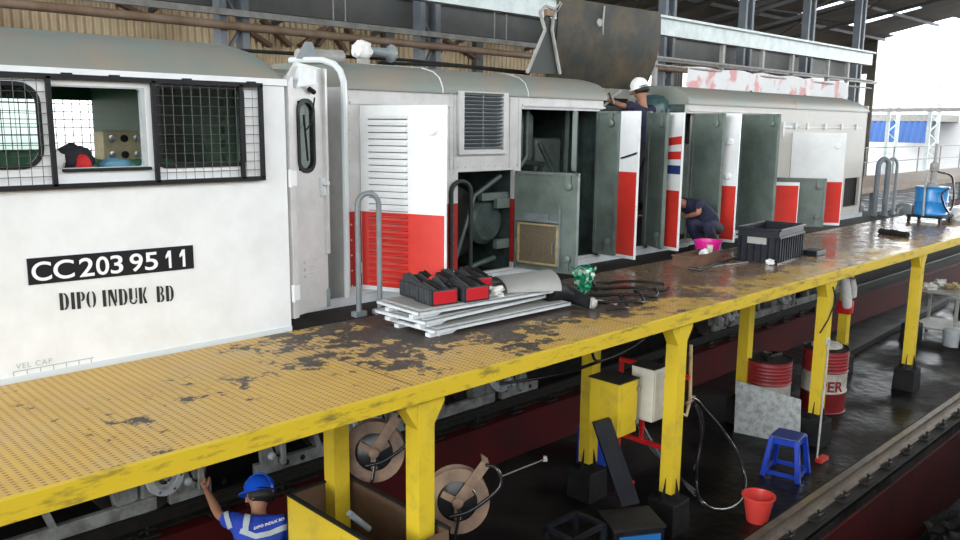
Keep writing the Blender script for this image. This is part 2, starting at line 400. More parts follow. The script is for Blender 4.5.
def wallholes(mb,x0,x1,z0,z1,y0,y1,holes):
    xs=sorted(set([x0,x1]+[h[0] for h in holes]+[h[1] for h in holes])); zs=sorted(set([z0,z1]+[h[2] for h in holes]+[h[3] for h in holes]))
    for a,b in zip(xs,xs[1:]):
        run=None
        for c,d in zip(zs,zs[1:]):
            mx,mz=(a+b)/2,(c+d)/2
            hole=any(h[0]<mx<h[1] and h[2]<mz<h[3] for h in holes)
            if hole or mx<x0 or mx>x1 or mz<z0 or mz>z1:
                if run: mb.box(a,b,y0,y1,run[0],run[1]); run=None
            else: run=(run[0],d) if run else (c,d)
        if run: mb.box(a,b,y0,y1,run[0],run[1])
    return mb
FL=-2.15   # sunken shop floor
# ---------------------------------------------------------------- the hall
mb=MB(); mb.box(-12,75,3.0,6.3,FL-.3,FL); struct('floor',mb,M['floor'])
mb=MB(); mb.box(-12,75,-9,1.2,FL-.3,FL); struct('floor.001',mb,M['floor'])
mb=MB(); mb.box(-12,54,-3.2,.35,-.12,0); struct('floor.005',mb,M['soot'])          # unseen platform under the camera, added to keep light out of the pit
mb=MB(); mb.box(-12,54,-9.2,-9,FL,3.4); struct('wall_front',mb,M['corrdark'])  # unseen wall behind the camera, added to cut low daylight
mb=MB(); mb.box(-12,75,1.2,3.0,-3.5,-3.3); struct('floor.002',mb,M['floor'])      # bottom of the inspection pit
mb=MB(); mb.box(-12,75,6.3,8.3,-3.0,-2.4); struct('floor.003',mb,M['soot'])  # black for the shade under the locomotive
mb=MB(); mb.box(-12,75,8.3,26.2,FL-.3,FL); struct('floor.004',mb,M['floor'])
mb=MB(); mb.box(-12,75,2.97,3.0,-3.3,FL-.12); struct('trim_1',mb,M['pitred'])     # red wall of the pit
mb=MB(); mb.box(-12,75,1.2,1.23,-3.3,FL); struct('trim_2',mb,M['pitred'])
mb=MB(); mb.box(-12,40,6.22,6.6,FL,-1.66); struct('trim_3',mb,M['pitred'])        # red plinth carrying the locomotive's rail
mb=MB(); mb.box(-12,40,7.35,7.8,FL,-1.66); struct('trim_4',mb,M['soot'])  # blackened for the shade under the locomotive
mb=MB(); mb.box(-12,14,8.95,9.15,FL,-.2); struct('trim_5',mb,M['soot'])  # stretch of the far red wall coloured black for shade
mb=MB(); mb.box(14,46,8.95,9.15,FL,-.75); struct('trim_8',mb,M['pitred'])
mb=MB(); mb.box(75,140,-30,60,FL-.3,FL); struct('ground',mb,mat('pale_outdoor_ground',(.5,.48,.45),.8))
WX=26.0
holes=[(36+i*4.6,39.2+i*4.6,2.4,5.0) for i in range(5)]
mb=MB(); wallholes(mb,-12,54,FL,7.0,WX,WX+.12,holes[:4]+[(-6,24,.3,2.45)]); struct('wall_back',mb,M['corrwall'])
mb=MB(); wallholes(mb,34.5,54,2.45,7.0,WX-.4,WX-.3,[(h[0],h[1],2.45,5.0) for h in holes[:4]]); struct('wall_back.001',mb,M['corrdark'])  # dark copy of the tan wall, coloured for its dim far stretch
mb=MB(); mb.box(53.9,54,20.4,26,5.0,7.0); mb.box(53.9,54,20.4,26,FL,2.2); mb.box(53.9,54,22.6,23.2,2.2,5); mb.box(53.9,54,20.4,20.9,2.2,5); struct('wall_end',mb,M['corrdark'])
# sloping roof with strips of translucent sheet
def roofz(y): return 5.9+.2*(WX-y)
mb=MB(); sky=MB()
for i in range(11):
    x0=-12+i*6; 
    for (a,b,sk) in((x0,x0+4.9,0),(x0+4.9,x0+6,1)):
        ys=[-9,3,5.5,9,12.5,16,19.5,23,WX] if sk else [-9,WX]
        for k,(c,d) in enumerate(zip(ys,ys[1:])):
            t=(sky if (sk and k%2==1) else mb)
            t.rings([[(a,c,roofz(c)),(a,d,roofz(d)),(a,d,roofz(d)+.05),(a,c,roofz(c)+.05)],[(b,c,roofz(c)),(b,d,roofz(d)),(b,d,roofz(d)+.05),(b,c,roofz(c)+.05)]])
struct('ceiling',mb,M['corrroof']); struct('ceiling.001',sky,M['sky_sheet'])
# purlins
mb=MB()
for y in range(2,26,3): mb.box(-12,54,y,y+.08,roofz(y)-.18,roofz(y)-.02)
struct('trim_6',mb,M['beam'])
# roof trusses: one thing each
CX=[]
for px in(232,427): CX.append(at(px,40,Y=13).x)
SP=CX[1]-CX[0]
cols=[CX[0]+SP*i for i in range(0,10)]
tl=['over the cab roof','above the grey air horn','beyond the raised hatch','over the banner','beside the pale girder end','near the open end','next to last before daylight','by the daylight','at the far gable','past the far gable']
for i,x in enumerate(cols[:9]):
    if x>53: break
    t=thing('roof_truss',(x,13,4.5),'dark steel roof truss '+['with diagonal struts, over the locomotive cab','over the air horn','behind the raised roof hatch','over the banner start','over the middle of the banner','over the banner end','one bay before the open gable','crossing the bright opening','last before the open gable'][i],'truss','roof trusses of the hall')
    m=MB()
    m.bar((x,-3,roofz(-3)-.3),(x,WX,roofz(WX)-.3),.12,.16); m.build('top_chord',M['beam'],t)
    m=MB(); m.bar((x,-3,roofz(-3)-1.6),(x,WX,roofz(WX)-.9),.12,.14); m.build('bottom_chord',M['beam'],t)
    m=MB(); k=0; y=-3
    while y<WX-2:
        a=roofz(y)-1.6+(y+3)/(WX+3)*.7; 
        m.bar((x,y,a),(x,y+2,roofz(y+2)-.3),.06); m.bar((x,y+2,roofz(y+2)-.3),(x,y+4,roofz(y+4)-1.6+(y+7)/(WX+3)*.7),.06); y+=4
    m.build('strut',M['beam'],t)
# columns at Y=13
def lattice_column(x,y,z0,z1,w,m,label,group=None,name='lattice_column'):
    t=thing(name,(x,y,z0),label,'column',group)
    for sx in(-1,1):
        b=MB(); b.box(x+sx*w-.06,x+sx*w+.06,y-.12,y+.12,z0,z1); b.build('upright',m,t)
    b=MB(); z=z0; s=1
    while z<z1-.6:
        b.bar((x-s*w,y,z),(x+s*w,y,z+.6),.05); s=-s; z+=.6
    b.build('lacing',m,t)
    b=MB(); b.box(x-w-.1,x+w+.1,y-.2,y+.2,z0,z0+.05); b.build('base_plate',m,t)
cl=['blue-grey lattice column standing behind the cab roof','blue-grey lattice column behind the air horn','steel column hidden behind the raised hatch','steel column behind the start of the banner','steel column behind the middle of the banner','steel column behind the end of the banner','steel column where the back wall lets in daylight','pale steel column in the bright opening','last steel column before the open gable']
for i,x in enumerate(cols[:9]):
    if x>34: break
    lattice_column(x,13,FL,roofz(13)-.4,.2,M['steelblue'],cl[i])
# dark crane girder, pipes
def yline(px,py,Y): return at(px,py,Y=Y)
t=thing('crane_girder',(20,13.5,3.9),'long dark crane girder running along the hall behind the locomotive','girder')
z1=at(430,18,Y=13.5).z
m=MB(); m.box(-10,33,13.3,13.4,at(430,32,Y=13.5).z,at(430,4,Y=13.5).z); m.build('web',M['beam'],t)
m=MB(); m.box(-10,33,13.15,13.6,at(430,5,Y=13.5).z,at(430,2,Y=13.5).z); m.build('flange',M['beam'],t)
pz=at(400,31,Y=12.8).z
tag(MB().bar((-8,12.8,pz),(34,12.8,pz),.1).build('girder_rail',M['pipeg']),'pale dusty horizontal rail under the dark crane girder','rail')
pb=at(300,33,Y=12.8)
tag(MB().tube([(-8,12.8,pb.z),(4,12.8,pb.z+.02),(15,12.8,pb.z-.02),(27,12.8,pb.z)],.07).build('overhead_pipe',M['pipe'],smooth=40),'long rusty brown pipe running level behind the cab roof','pipe')
for i,px in enumerate((333,345,495,507)):
    a=at(px,-10,Y=12.6); tag(MB().tube([(a.x,12.6,5.6),(a.x,12.6,pz+.03)],.013,6).build('hanger_rod',M['pipeg']),['thin hanging rod above the cab door','second thin hanging rod above the cab door','thin hanging rod between bright skylight and column','thin hanging rod beside the raised hatch plate'][i],'rod','thin rods holding the girder rail')
# diagonal braces against the tan wall
for i,(a,b) in enumerate((((262,20),(290,46)),((247,30),(270,46)),((330,28),(345,52)),((347,28),(360,55)),((300,46),(324,28)),((317,46),(330,28)),((118,3),(150,18)),((425,38),(440,52)),((445,40),(478,60)))):
    p=at(*a,Y=WX-.15); q=at(*b,Y=WX-.15)
    tag(MB().bar(p,q,.12,.3,up=(0,1,0)).build('brace',M['rustd']),'rusty diagonal brace crossing the tan corrugated wall','brace','diagonal braces in front of the tan wall')
# posts of the tan wall
for i,px in enumerate((390,480,555)):
    p=at(px,50,Y=WX-.3); tag(MB().box(p.x-.2,p.x+.2,WX-.3,WX-.05,FL,6.1).build('wall_post',M['beam']),['dark post on the tan wall behind the lattice column','dark post on the tan wall in the brightest part','dark post on the tan wall next to the raised hatch'][i],'post','posts on the tan wall')
# pale girder with walkway posts and rail
g=thing('walkway_girder',(17,11,3.7),'pale grey girder sloping away behind the locomotive toward the daylight','girder')
zt=at(760,35.5,Y=11).z; zb=zt-.36
MB().box(4,28.5,10.9,11.1,zb,zt).build('web',M['wbeam'],g); MB().box(4,28.5,10.8,11.2,zt,zt+.05).build('flange',M['wbeam'],g)
for i,px in enumerate((655,722,762,792,828,848)):
    p=at(px,60,Y=11.0); MB().box(p.x-.05,p.x+.05,10.95,11.05,0,zb).build('post',M['pipeg'],g)
rz=at(700,63,Y=11.0).z; MB().tube([(16,10.85,rz),(28.5,10.85,rz)],.035,8).build('handrail',M['pipeg'],g)
MB().tube([(16,10.86,at(690,68,Y=10.86).z),(28.5,10.86,at(846,86,Y=10.86).z)],.025,8).build('handrail',M['pipeg'],g)
# banner of bunting on the railing
p0=at(688,70,Y=10.84); p1=at(846,88,Y=10.84)
gr=[]
for i in range(70):
    u=i/69; x=p0.x+(p1.x-p0.x)*u; r=[]
    ph=abs(math.sin(u*PI*6))
    for j in range(6):
        v=j/5; z=p0.z+.06-v*(.42+.2*ph)+.0; y=10.84+.05*math.sin(u*60+v*2)*v+.04*math.sin(u*17)
        r.append((x,y,z+.05*ph*(1-v)))
    gr.append(r)
tag(MB().sheet(gr,.008).build('banner',M['banner'],smooth=60),'red and white draped banner behind the locomotive roof','banner')
# second platform beyond the track
t=thing('far_platform',(20,9.6,FL),'brown-edged raised platform on the far side of the locomotive','platform')
MB().box(15,60,9.2,11.6,-.06,0).build('deck_plate',M['brownedge'],t); MB().box(15,60,9.17,9.2,-.16,0.0).build('edge_beam',M['brownedge'],t)
for k in range(10): MB().box(17+4.2*k,17.16+4.2*k,9.3,9.46,FL,-.06).build('post',M['steelblue'],t)
rl=thing('platform_railing',(20,11.4,0),'thin grey railing along the far platform','railing')
for k in range(14): MB().tube([(17+2.6*k,11.4,0),(17+2.6*k,11.4,1.0)],.025,6).build('post',M['pipeg'],rl)
for z in(.5,1.0): MB().tube([(16,11.4,z),(53,11.4,z)],.025,6).build('rail_bar',M['pipeg'],rl)
# clutter under the far platform
for i,(x,h,m,l,c) in enumerate(((22,.9,'navy','blue machine casing under the far platform next to the hand rails','machine'),(25.5,.7,'steelblue','grey pump casing under the far platform','machine'),(29,.8,'beam','dark motor casing under the far platform beyond the grey pump','machine'))):
    t=thing('machine_casing',(x,8.6,-1.6),l,c)
    MB().box(x-.7,x+.7,8.3,8.85,-1.6,-1.6+h,.04).build('casing',M[m],t)
    MB().lathe([(.16,0),(.2,.05),(.2,.4),(.12,.45)],(x,8.5,-1.6+h),(0,0,1)).build('motor',M['greymet'],t,40)
    MB().tube([(x-.5,8.5,-1.6+h),(x-.5,8.5,-1.3+h),(x+.4,8.5,-1.2+h),(x+.5,8.5,-1.6+h)],.03).build('pipe',M['pipeg'],t,40)
# open end: white building with blue awnings, lattice masts paled for haze
bx=thing('white_building',(78,30,FL),'sunlit white building outside with a blue awning','building')
MB().box(72,90,18,48,FL,9).build('wall',M['wall_white'],bx)
aw=at(905,128,X=68)
q0=at(866,121,X=66); q1=at(930,143,X=66)
m=MB(); gr=[]
for i in range(22):
    u=i/21; y=q0.y+(q1.y-q0.y)*u; gr.append([(66+.15*(i%2),y,q0.z),(65.4+.15*(i%2),y,q1.z)])
m.sheet(gr,.03).build('awning',M['awning'],bx)
m=MB(); m.box(66,72,q1.y,q0.y,q0.z,q0.z+.5); m.build('canopy_roof',M['pipeg'],bx)
for i,(px,w) in enumerate(((895,1.1),(936,1.4))):
    p=at(px,100,X=62); lattice_column(62,p.y,FL,7,.9,M['wbeam'],['pale blue lattice mast in the bright opening above the awning','pale lattice mast outside above the blue pump'][i],name='lattice_mast')  # pale colour put in for the haze at the open end
p=at(925,110,X=61); tag(MB().box(60.3,60.7,p.y-6,p.y+4,p.z-.12,p.z+.12).build('gantry_beam',M['pipeg']),'thin pale gantry beam crossing the bright opening above the awning','beam')
# ---------------------------------------------------------------- rails
def rail(name,y,top,x0,x1,label,clips):
    t=thing(name,((x0+x1)/2 if x0>-5 else 8,y,top-.16),label,'rail')
    b=MB(); pr=[(-.036,0),(.036,0),(.036,-.035),(.012,-.05),(.012,-.13),(.07,-.145),(.07,-.16),(-.07,-.16),(-.07,-.145),(-.012,-.13),(-.012,-.05),(-.036,-.035)]
    b.rings([[(x,y+u,top+v) for u,v in pr] for x in(x0,x1)]); b.build('rail_profile',M['rail'] if y<6 else M['raild'],t)
    for k in range(clips[0]):
        x=clips[1]+clips[2]*k
        b=MB(); b.box(x-.09,x+.09,y-.17,y+.14,top-.16,top-.14,.004); b.tube([(x-.05,y-.09,top-.13),(x-.05,y-.15,top-.09),(x+.05,y-.15,top-.09),(x+.05,y-.09,top-.13)],.011,6)
        b.tube([(x,y-.12,top-.14),(x,y-.12,top-.06)],.014,6); b.build('rail_clip',M['raild'],t)
rail('rail',3.2,-1.97,-10,40,'worn shiny rail along the edge of the inspection pit',(18,4.6,.62))
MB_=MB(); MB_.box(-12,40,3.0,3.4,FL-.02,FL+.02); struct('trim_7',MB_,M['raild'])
rail('rail',6.44,-1.5,-10,40,'dark greasy rail under the locomotive wheels on its red plinth',(24,.6,.62))
rail('rail',7.5,-1.5,-10,40,'rail under the far wheels of the locomotive',(2,17,.62))
# ---------------------------------------------------------------- platform
PF=thing('maintenance_platform',(3.15,4.8,FL),'long yellow steel working platform with worn anti-slip deck beside the locomotive','platform')
def uncentre(o):
    L=world_loc(o.parent); o.data.transform(Matrix.Translation(L)); o.location=-L
o=MB().box(-1.6,26,3.93,5.70,-.015,0).build('deck_plate',M['deck'],PF); uncentre(o)
MB().box(-1.6,26,3.9,3.935,-.115,.004,.003).build('edge_beam',M['yellowe'],PF)
MB().box(-1.6,26,5.55,5.6,-.13,-.016).build('back_beam',M['yellow'],PF)
PX=[0.25,3.4,6.5,9.72,12.86,16.0,19.1]
for i,x in enumerate(PX):
    MB().box(x-.05,x+.05,3.94,5.55,-.14,-.016).build('cross_beam',M['yellow'],PF)
    for y in(4.02,5.0):
        b=MB(); w=.068; b.prism([(x-w,y-w),(x+w,y-w),(x+w,y+w),(x-w,y+w)],'XY',-1.77,-.14)
        po=b.build('post',M['yellow'],PF)
        b=MB()
        b.rings([[(x+a*s,y+c*s,z) for a,c in((-1,-1),(1,-1),(1,1),(-1,1))] for s,z in((.15,FL),(.14,-1.86),(.13,-1.84))]); b.build('footing',M['concrete'],po)
        b=MB()
        for a,c in((1,0),(-1,0),(0,1),(0,-1)):
            n=Vector((a,c,0)); tn=Vector((-c,a,0))*.004; p0=Vector((x,y,0))+n*.069
            poly=[p0+Vector((0,0,-1.62)),p0+Vector((0,0,-1.84)),p0+n*.06+Vector((0,0,-1.84))]
            b.rings([[p+tn for p in poly],[p-tn for p in poly]])
        b.box(x-.14,x+.14,y-.14,y+.14,-1.845,-1.835); b.build('gusset',M['concrete'],po)
        for a in (-1,1):
            poly=[Vector((x+a*.069,y,-.14)),Vector((x+a*.165,y,-.14)),Vector((x+a*.165,y,-.17)),Vector((x+a*.069,y,-.32))]
            b=MB(); b.rings([[p+Vector((0,-.06,0)) for p in poly],[p+Vector((0,.06,0)) for p in poly]]); b.build('bracket',M['yellow'],po)
# ---------------------------------------------------------------- locomotive
LO=thing('locomotive',(7,7.15,-1.46),'white and red diesel locomotive with open hood doors and caged cab windows','locomotive')
CY0,CY1,CZ=5.75,8.55,1.95
# --- cab body
hl=[(.9,1.74,1.36,1.88),(1.80,2.41,1.34,1.88),(2.49,3.14,1.34,1.9)]
b=MB(); wallholes(b,-1.5,3.5,-.03,CZ,CY0,CY0+.05,hl); b.box(-1.5,3.5,CY0-.004,CY0+.06,CZ-.0,CZ+.03)
b.box(3.45,3.5,CY0+.05,CY0+.12,-.03,1.9); b.box(3.45,3.5,6.35,CY1,-.03,CZ)
b.box(3.45,3.5,CY0+.12,6.35,1.86,CZ)
wallholes(b,-1.5,3.5,-.03,CZ,CY1-.05,CY1,[(1.2,2.0,1.3,1.85),(2.15,3.15,1.3,1.85),(3.22,3.3,1.15,1.85)])
b.build('cab_shell',M['white'],LO)
MB().box(-1.5,3.5,5.9,CY1-.1,-.1,-.03).build('cab_floor',M['black'],LO)
MB().box(-1.5,3.44,5.80,8.5,1.98,2.0).build('cab_ceiling',M['cabgreen'],LO)
b=MB(); wallholes(b,-1.5,3.4,-.02,1.97,CY1-.08,CY1-.055,[(1.2,2.0,1.3,1.85),(2.15,3.15,1.3,1.85),(3.22,3.3,1.15,1.85)]); b.build('cab_lining',M['cabgreen'],LO)
b=MB(); b.box(3.38,3.44,6.4,8.42,0,1.97)
for k in range(9): b.box(3.34,3.38,6.5,8.2,.9+k*.11,.96+k*.11)
b.build('equipment_cabinet',mat('dim_green_cabinet',(.05,.1,.065),.5),LO)
MB().box(-.05,3.5,CY0-.012,CY0,-.03,.03).build('skirt_strip',M['rubberlight'],LO)
# cab roof: rounded section, falling at the hood end
rings=[]
def rsec(h,inset=0):
    prof=[(0,0),(.03,.06),(.14,.16),(.3,.235),(.5,.28),(.8,.3),(1.4,.31)]
    L_=[(CY0+inset+u*(1.4-inset)/1.4,CZ+.03+v*h) for u,v in prof]; return L_+[(2*7.15-u,v) for u,v in reversed(L_[:-1])]
for x,h,ins in((-1.5,1,0),(3.22,1,0),(3.32,.97,0),(3.41,.88,0),(3.47,.72,.01),(3.51,.48,.02),(3.54,.05,.04)):
    rings.append([(x,u,v) for u,v in rsec(h,ins)])
MB().rings(rings).build('cab_roof',M['roof'],LO,35)
b=MB(); b.box(-1.5,3.52,CY0-.015,CY0+.02,CZ-.015,CZ+.035); b.build('rain_gutter',M['white'],LO)
# windows
def rubber(x0,x1,z0,z1,r,par,name='window_seal',y=CY0,m='black',w=.025,th=.012):
    MB().ring2(rrect(x0,x1,z0,z1,r),rrect(x0+w,x1-w,z0+w,z1-w,max(r-w,.005)),y-th,y+.02).build(name,M[m],par)
w=MB().box(.9,1.74,CY0+.02,CY0+.026,1.36,1.88).build('window_pane',M['glass'],LO)
MB().ring2([(p[0],p[1]) for p in rrect(.88,1.78,1.33,1.9,.005)],rrect(.93,1.72,1.37,1.87,.12),CY0-.004,CY0+.03).build('corner_filler',M['white'],w)
rubber(.91,1.74,1.35,1.89,.13,w,y=CY0-.004)
w=MB().ring2(rrect(1.785,2.44,1.32,1.9,.03),rrect(1.80,2.38,1.35,1.87,.02),CY0+.005,CY0+.045).build('window_frame',M['lgrey'],LO)
MB().box(1.84,2.42,CY0-.03,CY0+.05,1.325,1.345,.004).build('sill_rubber',M['black'],w)
w=MB().box(2.5,3.14,CY0+.02,CY0+.026,1.34,1.9).build('window_pane',M['glassd'],LO); rubber(2.48,3.15,1.33,1.91,.05,w)
# dark louvre inside third window
# cage
b=MB()
for z in(1.235,1.93): b.box(.3,3.29,CY0-.045,CY0-.015,z-.016,z+.016)
for x in(1.785,2.455,3.11,3.275): b.box(x-.014,x+.014,CY0-.045,CY0-.015,1.235,1.93)
for x in(1.9,2.2,2.7,3.2): b.box(x-.03,x+.03,CY0-.05,CY0,1.925,1.955)
cg=b.build('window_cage',M['black'],LO); WM=mat('wire_grey',(.09,.09,.09),.5,.3)
for a,c in((.5,1.785),(2.455,3.275)):
    b=MB()
    n=int((c-a)/.066)
    for i in range(n+1): x=a+(c-a)*i/n; b.tube([(x,CY0-.03,1.235),(x,CY0-.03,1.93)],.0023,4)
    for k in range(11): z=1.235+.695*k/10.5; b.tube([(a,CY0-.033,z),(c,CY0-.033,z)],.0023,4)
    b.build('wire_mesh',WM,cg)
for a,c in((1.2,2.0),(2.15,3.15)):
    b=MB()
    n=int((c-a)/.075)
    for i in range(n+1): x=a+(c-a)*i/n; b.tube([(x,CY1-.07,1.3),(x,CY1-.07,1.85)],.004,4)
    for k in range(8): z=1.3+.55*k/7.5; b.tube([(a,CY1-.07,z),(c,CY1-.07,z)],.004,4)
    b.build('wire_mesh',M['black'],LO)
# cab interior
cs=MB().box(1.0,2.33,7.1,7.5,0,1.42,.02).build('control_desk',M['consolegreen'],LO)
MB().box(.7,1.55,7.5,7.8,0,1.6,.02).build('locker',M['consolegreen'],LO)
p=at(102,131,Y=6.9); q=at(137,157,Y=6.9)
gp=MB().box(p.x,q.x+.06,6.9,7.1,q.z-.02,p.z,.01).build('gauge_panel',M['creampanel'],LO)
for r in range(2):
    for k in range(3):
        x=p.x+.07+k*.1; z=p.z-.06-r*.13
        MB().lathe([(.03,0),(.03,.012),(.016,.014),(.016,.03)],(x,6.9,z),(0,-1,0),14).build('knob',M['shine' if k%2==0 else 'black'],gp,40)
MB().box(p.x-.1,q.x+.3,6.88,7.2,1.0,q.z-.02,.01).build('desk_cabinet',M['consolegreen'],LO)
MB().box(1.75,2.42,CY0+.06,CY0+.4,1.2,1.30).build('arm_shelf',M['cabgreen'],LO)
MB().box(3.0,3.06,7.2,8.4,1.2,1.95).build('inner_pillar',M['cabgreen'],LO)
# number plate and lettering
r=at(193,256,Y=5.74)-at(27,272,Y=5.74); r.y=0; r=Vector((1.1,0,-.013)); u=Vector((.013,0,1.1))
np_=MB().obox((2.14,CY0-.004,.69),Vector((.555,0,-.008)),(0,.004,0),Vector((.0,0,.086))).build('number_plate',M['plateblack'],LO)
ONE=[(.12,.72),(.42,1),(.72,1),(.72,0),(.44,0),(.44,.68),(.12,.56)]
def plate_char(ch,px0,px1):
    X0,X1=at(px0,265,Y=5.74).x,at(px1,265,Y=5.74).x; zc=.694-(X0-1.6)*.0136; h=.063
    if ch=='1':
        b=MB(); b.rings([[(X0+(X1-X0)*u,y,zc-h+2*h*v) for u,v in ONE] for y in(CY0-.0115,CY0-.009)])
    else:
        b=text_mb(ch,1,(0,0,0),(1,0,0),(0,0,1),.01,.012); vs=b.b.verts
        a0,a1=min(v.co.x for v in vs),max(v.co.x for v in vs); c0,c1=min(v.co.z for v in vs),max(v.co.z for v in vs)
        for v in vs: v.co=Vector((X0+(X1-X0)*(v.co.x-a0)/(a1-a0),CY0-.0105+(.0012 if v.co.y>0 else -.0012),zc-h+2*h*(v.co.z-c0)/(c1-c0)))
    b.build('lettering',M['white_txt'],np_)
for ch,a_,b_ in(('C',31,51),('C',53,74),('2',79,94),('0',96,109),('3',110.5,123),('9',130,143),('5',145,158),('1',165,174),('1',179,188)): plate_char(ch,a_,b_)
# stencil letters DIPO INDUK BD: heavy uprights, thin links, stencil gaps
def arc(cx,cy,rx,ry,a0,a1,t0,t1,n=10):
    out=[];inn=[]
    for k in range(n+1):
        f=k/n;a=math.radians(a0+(a1-a0)*f); th=t0+(t1-t0)*math.sin(PI*f)
        out.append((cx+rx*math.cos(a),cy+ry*math.sin(a))); inn.append((cx+(rx-th)*math.cos(a),cy+(ry-min(th,.1))*math.sin(a)))
    return out+inn[::-1]
S=.22
GL={'I':(.32,[[(.05,0),(.27,0),(.27,1),(.05,1)]]),
'D':(.62,[[(.02,0),(.24,0),(.24,1),(.02,1)],arc(.3,.5,.3,.5,-90,90,.08,.2)]),
'P':(.56,[[(.02,0),(.24,0),(.24,1),(.02,1)],arc(.3,.72,.25,.28,-90,90,.08,.17)]),
'O':(.64,[arc(.34,.5,.28,.5,-78,78,.08,.18),arc(.27,.5,.28,.5,102,258,.08,.18)]),
'N':(.66,[[(.04,0),(.14,0),(.14,.95),(.04,1)],[(.1,1),(.3,1),(.54,.08),(.54,0),(.44,0),(.1,.85)],[(.5,.2),(.6,.2),(.6,1),(.5,1)]]),
'U':(.62,[[(.02,.3),(.24,.3),(.24,1),(.02,1)],arc(.3,.3,.28,.3,185,355,.14,.1),[(.48,.34),(.58,.34),(.58,1),(.48,1)]]),
'K':(.6,[[(.02,0),(.24,0),(.24,1),(.02,1)],[(.28,.5),(.36,.42),(.58,1),(.46,1)],[(.28,.46),(.4,.0),(.6,0),(.36,.58)]]),
'B':(.6,[[(.02,0),(.24,0),(.24,1),(.02,1)],arc(.3,.75,.23,.25,-90,90,.08,.15),arc(.3,.26,.27,.27,-90,90,.08,.17)])}
b=MB(); x=0
for ch in 'DIPO INDUK  BD':
    if ch==' ': x+=.3; continue
    w_,polys=GL[ch]
    for P_ in polys:
        pts=[(1.76+(x+a)*.0985+0*c,CY0-.001,.42+c*.115-(x+a)*.098*.06) for a,c in P_]
        b.rings([pts,[(p0,p1-.003,p2) for p0,p1,p2 in pts]])
    x+=w_+.08
b.build('lettering',M['black_txt'],LO)
# faint ladder lettering low on the cab wall
text_mb('VEL CAP',.05,(1.47,CY0-.002,.075),(1,0,0),(0,0,1),.001,0,1.2).build('lettering',M['grey_txt'],LO)
b=MB()
b.box(1.45,1.95,CY0-.002,CY0,.058,.064)
for k in range(7): b.box(1.45+k*.08,1.456+k*.08,CY0-.002,CY0,.005,.06)
b.build('lettering',M['grey_txt'],LO)
# --- cab rear door, swung open on the outer corner
dT,dB=2.0,.1
H0=Vector((3.52,5.80,0)); H1=Vector((4.02,5.98,0)); dd=(H1-H0).normalized(); nn=Vector((dd.y,-dd.x,0))
def dpt(u,z,t=0): return H0+dd*u+Vector((0,0,z))+nn*t
W_=(H1-H0).length
def onface(outline,t0,t1,mb): mb.rings([[dpt(u,z,t0) for u,z in outline],[dpt(u,z,t1) for u,z in outline]]); return mb
out=[(0,.08),(W_,.08),(W_,2.04),(.17,2.06),(0,1.93)]
inn=rrect(.17,.37,1.27,1.83,.09)
b=MB()
# door skin around the window opening
def skin_with_window(mb,x0,x1,z0,z1,wx0,wx1,wz0,wz1,t0,t1):
    for a,c,d,e in((x0,wx0,z0,z1),(wx1,x1,z0,z1),(wx0,wx1,z0,wz0),(wx0,wx1,wz1,z1)):
        onface([(a,d),(c,d),(c,e),(a,e)],t0,t1,mb)
skin_with_window(b,0.06,W_,.08,1.9,.17,.37,1.27,1.83,-.02,.0)
onface([(0.06,1.9),(W_,1.9),(W_,2.1),(.17,2.13),(.06,2.02)],-.02,0,b)
onface([(0,.08),(.06,.08),(.06,2.02),(0,1.97)],-.03,.05,b)
onface([(W_-.03,.55),(W_,.55),(W_,2.1),(W_-.03,2.1)],-.01,.03,b)
dr=b.build('cab_door',M['hoodwhite'],LO)
b=MB(); o1=rrect(.155,.385,1.25,1.85,.1); i1=rrect(.185,.355,1.285,1.815,.075)
V=[[dpt(u,z,t) for u,z in o] for t in(-.03,.012) for o in(o1,i1)]
VV=[[b.b.verts.new(p) for p in r] for r in V]
for i in range(len(o1)):
    j=(i+1)%len(o1)
    for a,c in((VV[0],VV[1]),(VV[3],VV[2]),(VV[2],VV[0]),(VV[1],VV[3])): b.b.faces.new((a[i],a[j],c[j],c[i]))
b.build('door_window_seal',M['black'],dr)
onface(i1,-.012,-.006,MB()).build('door_glass',M['glass'],dr)
b=MB(); b.tube([dpt(.36,1.86,.03),dpt(.31,1.66,.03),dpt(.24,1.6,.03)],.007,6); b.tube([dpt(.21,1.72,.03),dpt(.25,1.25+.1,.03)],.01,6); b.tube([dpt(.3,1.93,.02),dpt(.36,1.9,.03)],.02,6)
b.build('wiper',M['black'],dr)
b=MB()
for k in range(3): onface([(.2,.38+.06*k),(.38,.39+.06*k),(.38,.415+.06*k),(.2,.405+.06*k)],0,.014,b)
b.build('louvre',M['hoodwhite'],dr)
b=MB(); onface([(W_-.09,1.05),(W_-.0,1.05),(W_-.0,1.2),(W_-.09,1.2)],0,.02,b); onface([(W_-.07,1.14),(W_-.03,1.14),(W_-.03,1.17),(W_-.07,1.17)],.02,.06,b); b.build('door_latch',M['palesteel'],dr)
for z in(.22,1.15):
    b=MB(); b.tube([dpt(-.0,z,.04),dpt(-.0,z+.14,.04)],.018,8); onface([(0,z+.01),(.07,z+.01),(.07,z+.13),(0,z+.13)],.0,.055,b); b.build('hinge',M['white'],dr)
b=MB(); onface([(.1,1.93),(.36,1.97),(.36,2.08),(.18,2.1)],0,.05,b); b.build('hood_shade',M['palesteel'],dr)
# --- narrow section between cab and hood
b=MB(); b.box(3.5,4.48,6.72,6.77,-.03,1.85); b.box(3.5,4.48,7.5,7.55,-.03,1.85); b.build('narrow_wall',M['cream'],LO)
MB().rings([[(x,u,v) for u,v in((6.66,1.84),(6.7,1.98),(6.8,2.1),(7.15,2.16),(7.5,2.1),(7.6,1.98),(7.64,1.84))] for x in(3.5,4.48)]).build('narrow_roof',M['roof'],LO,35)
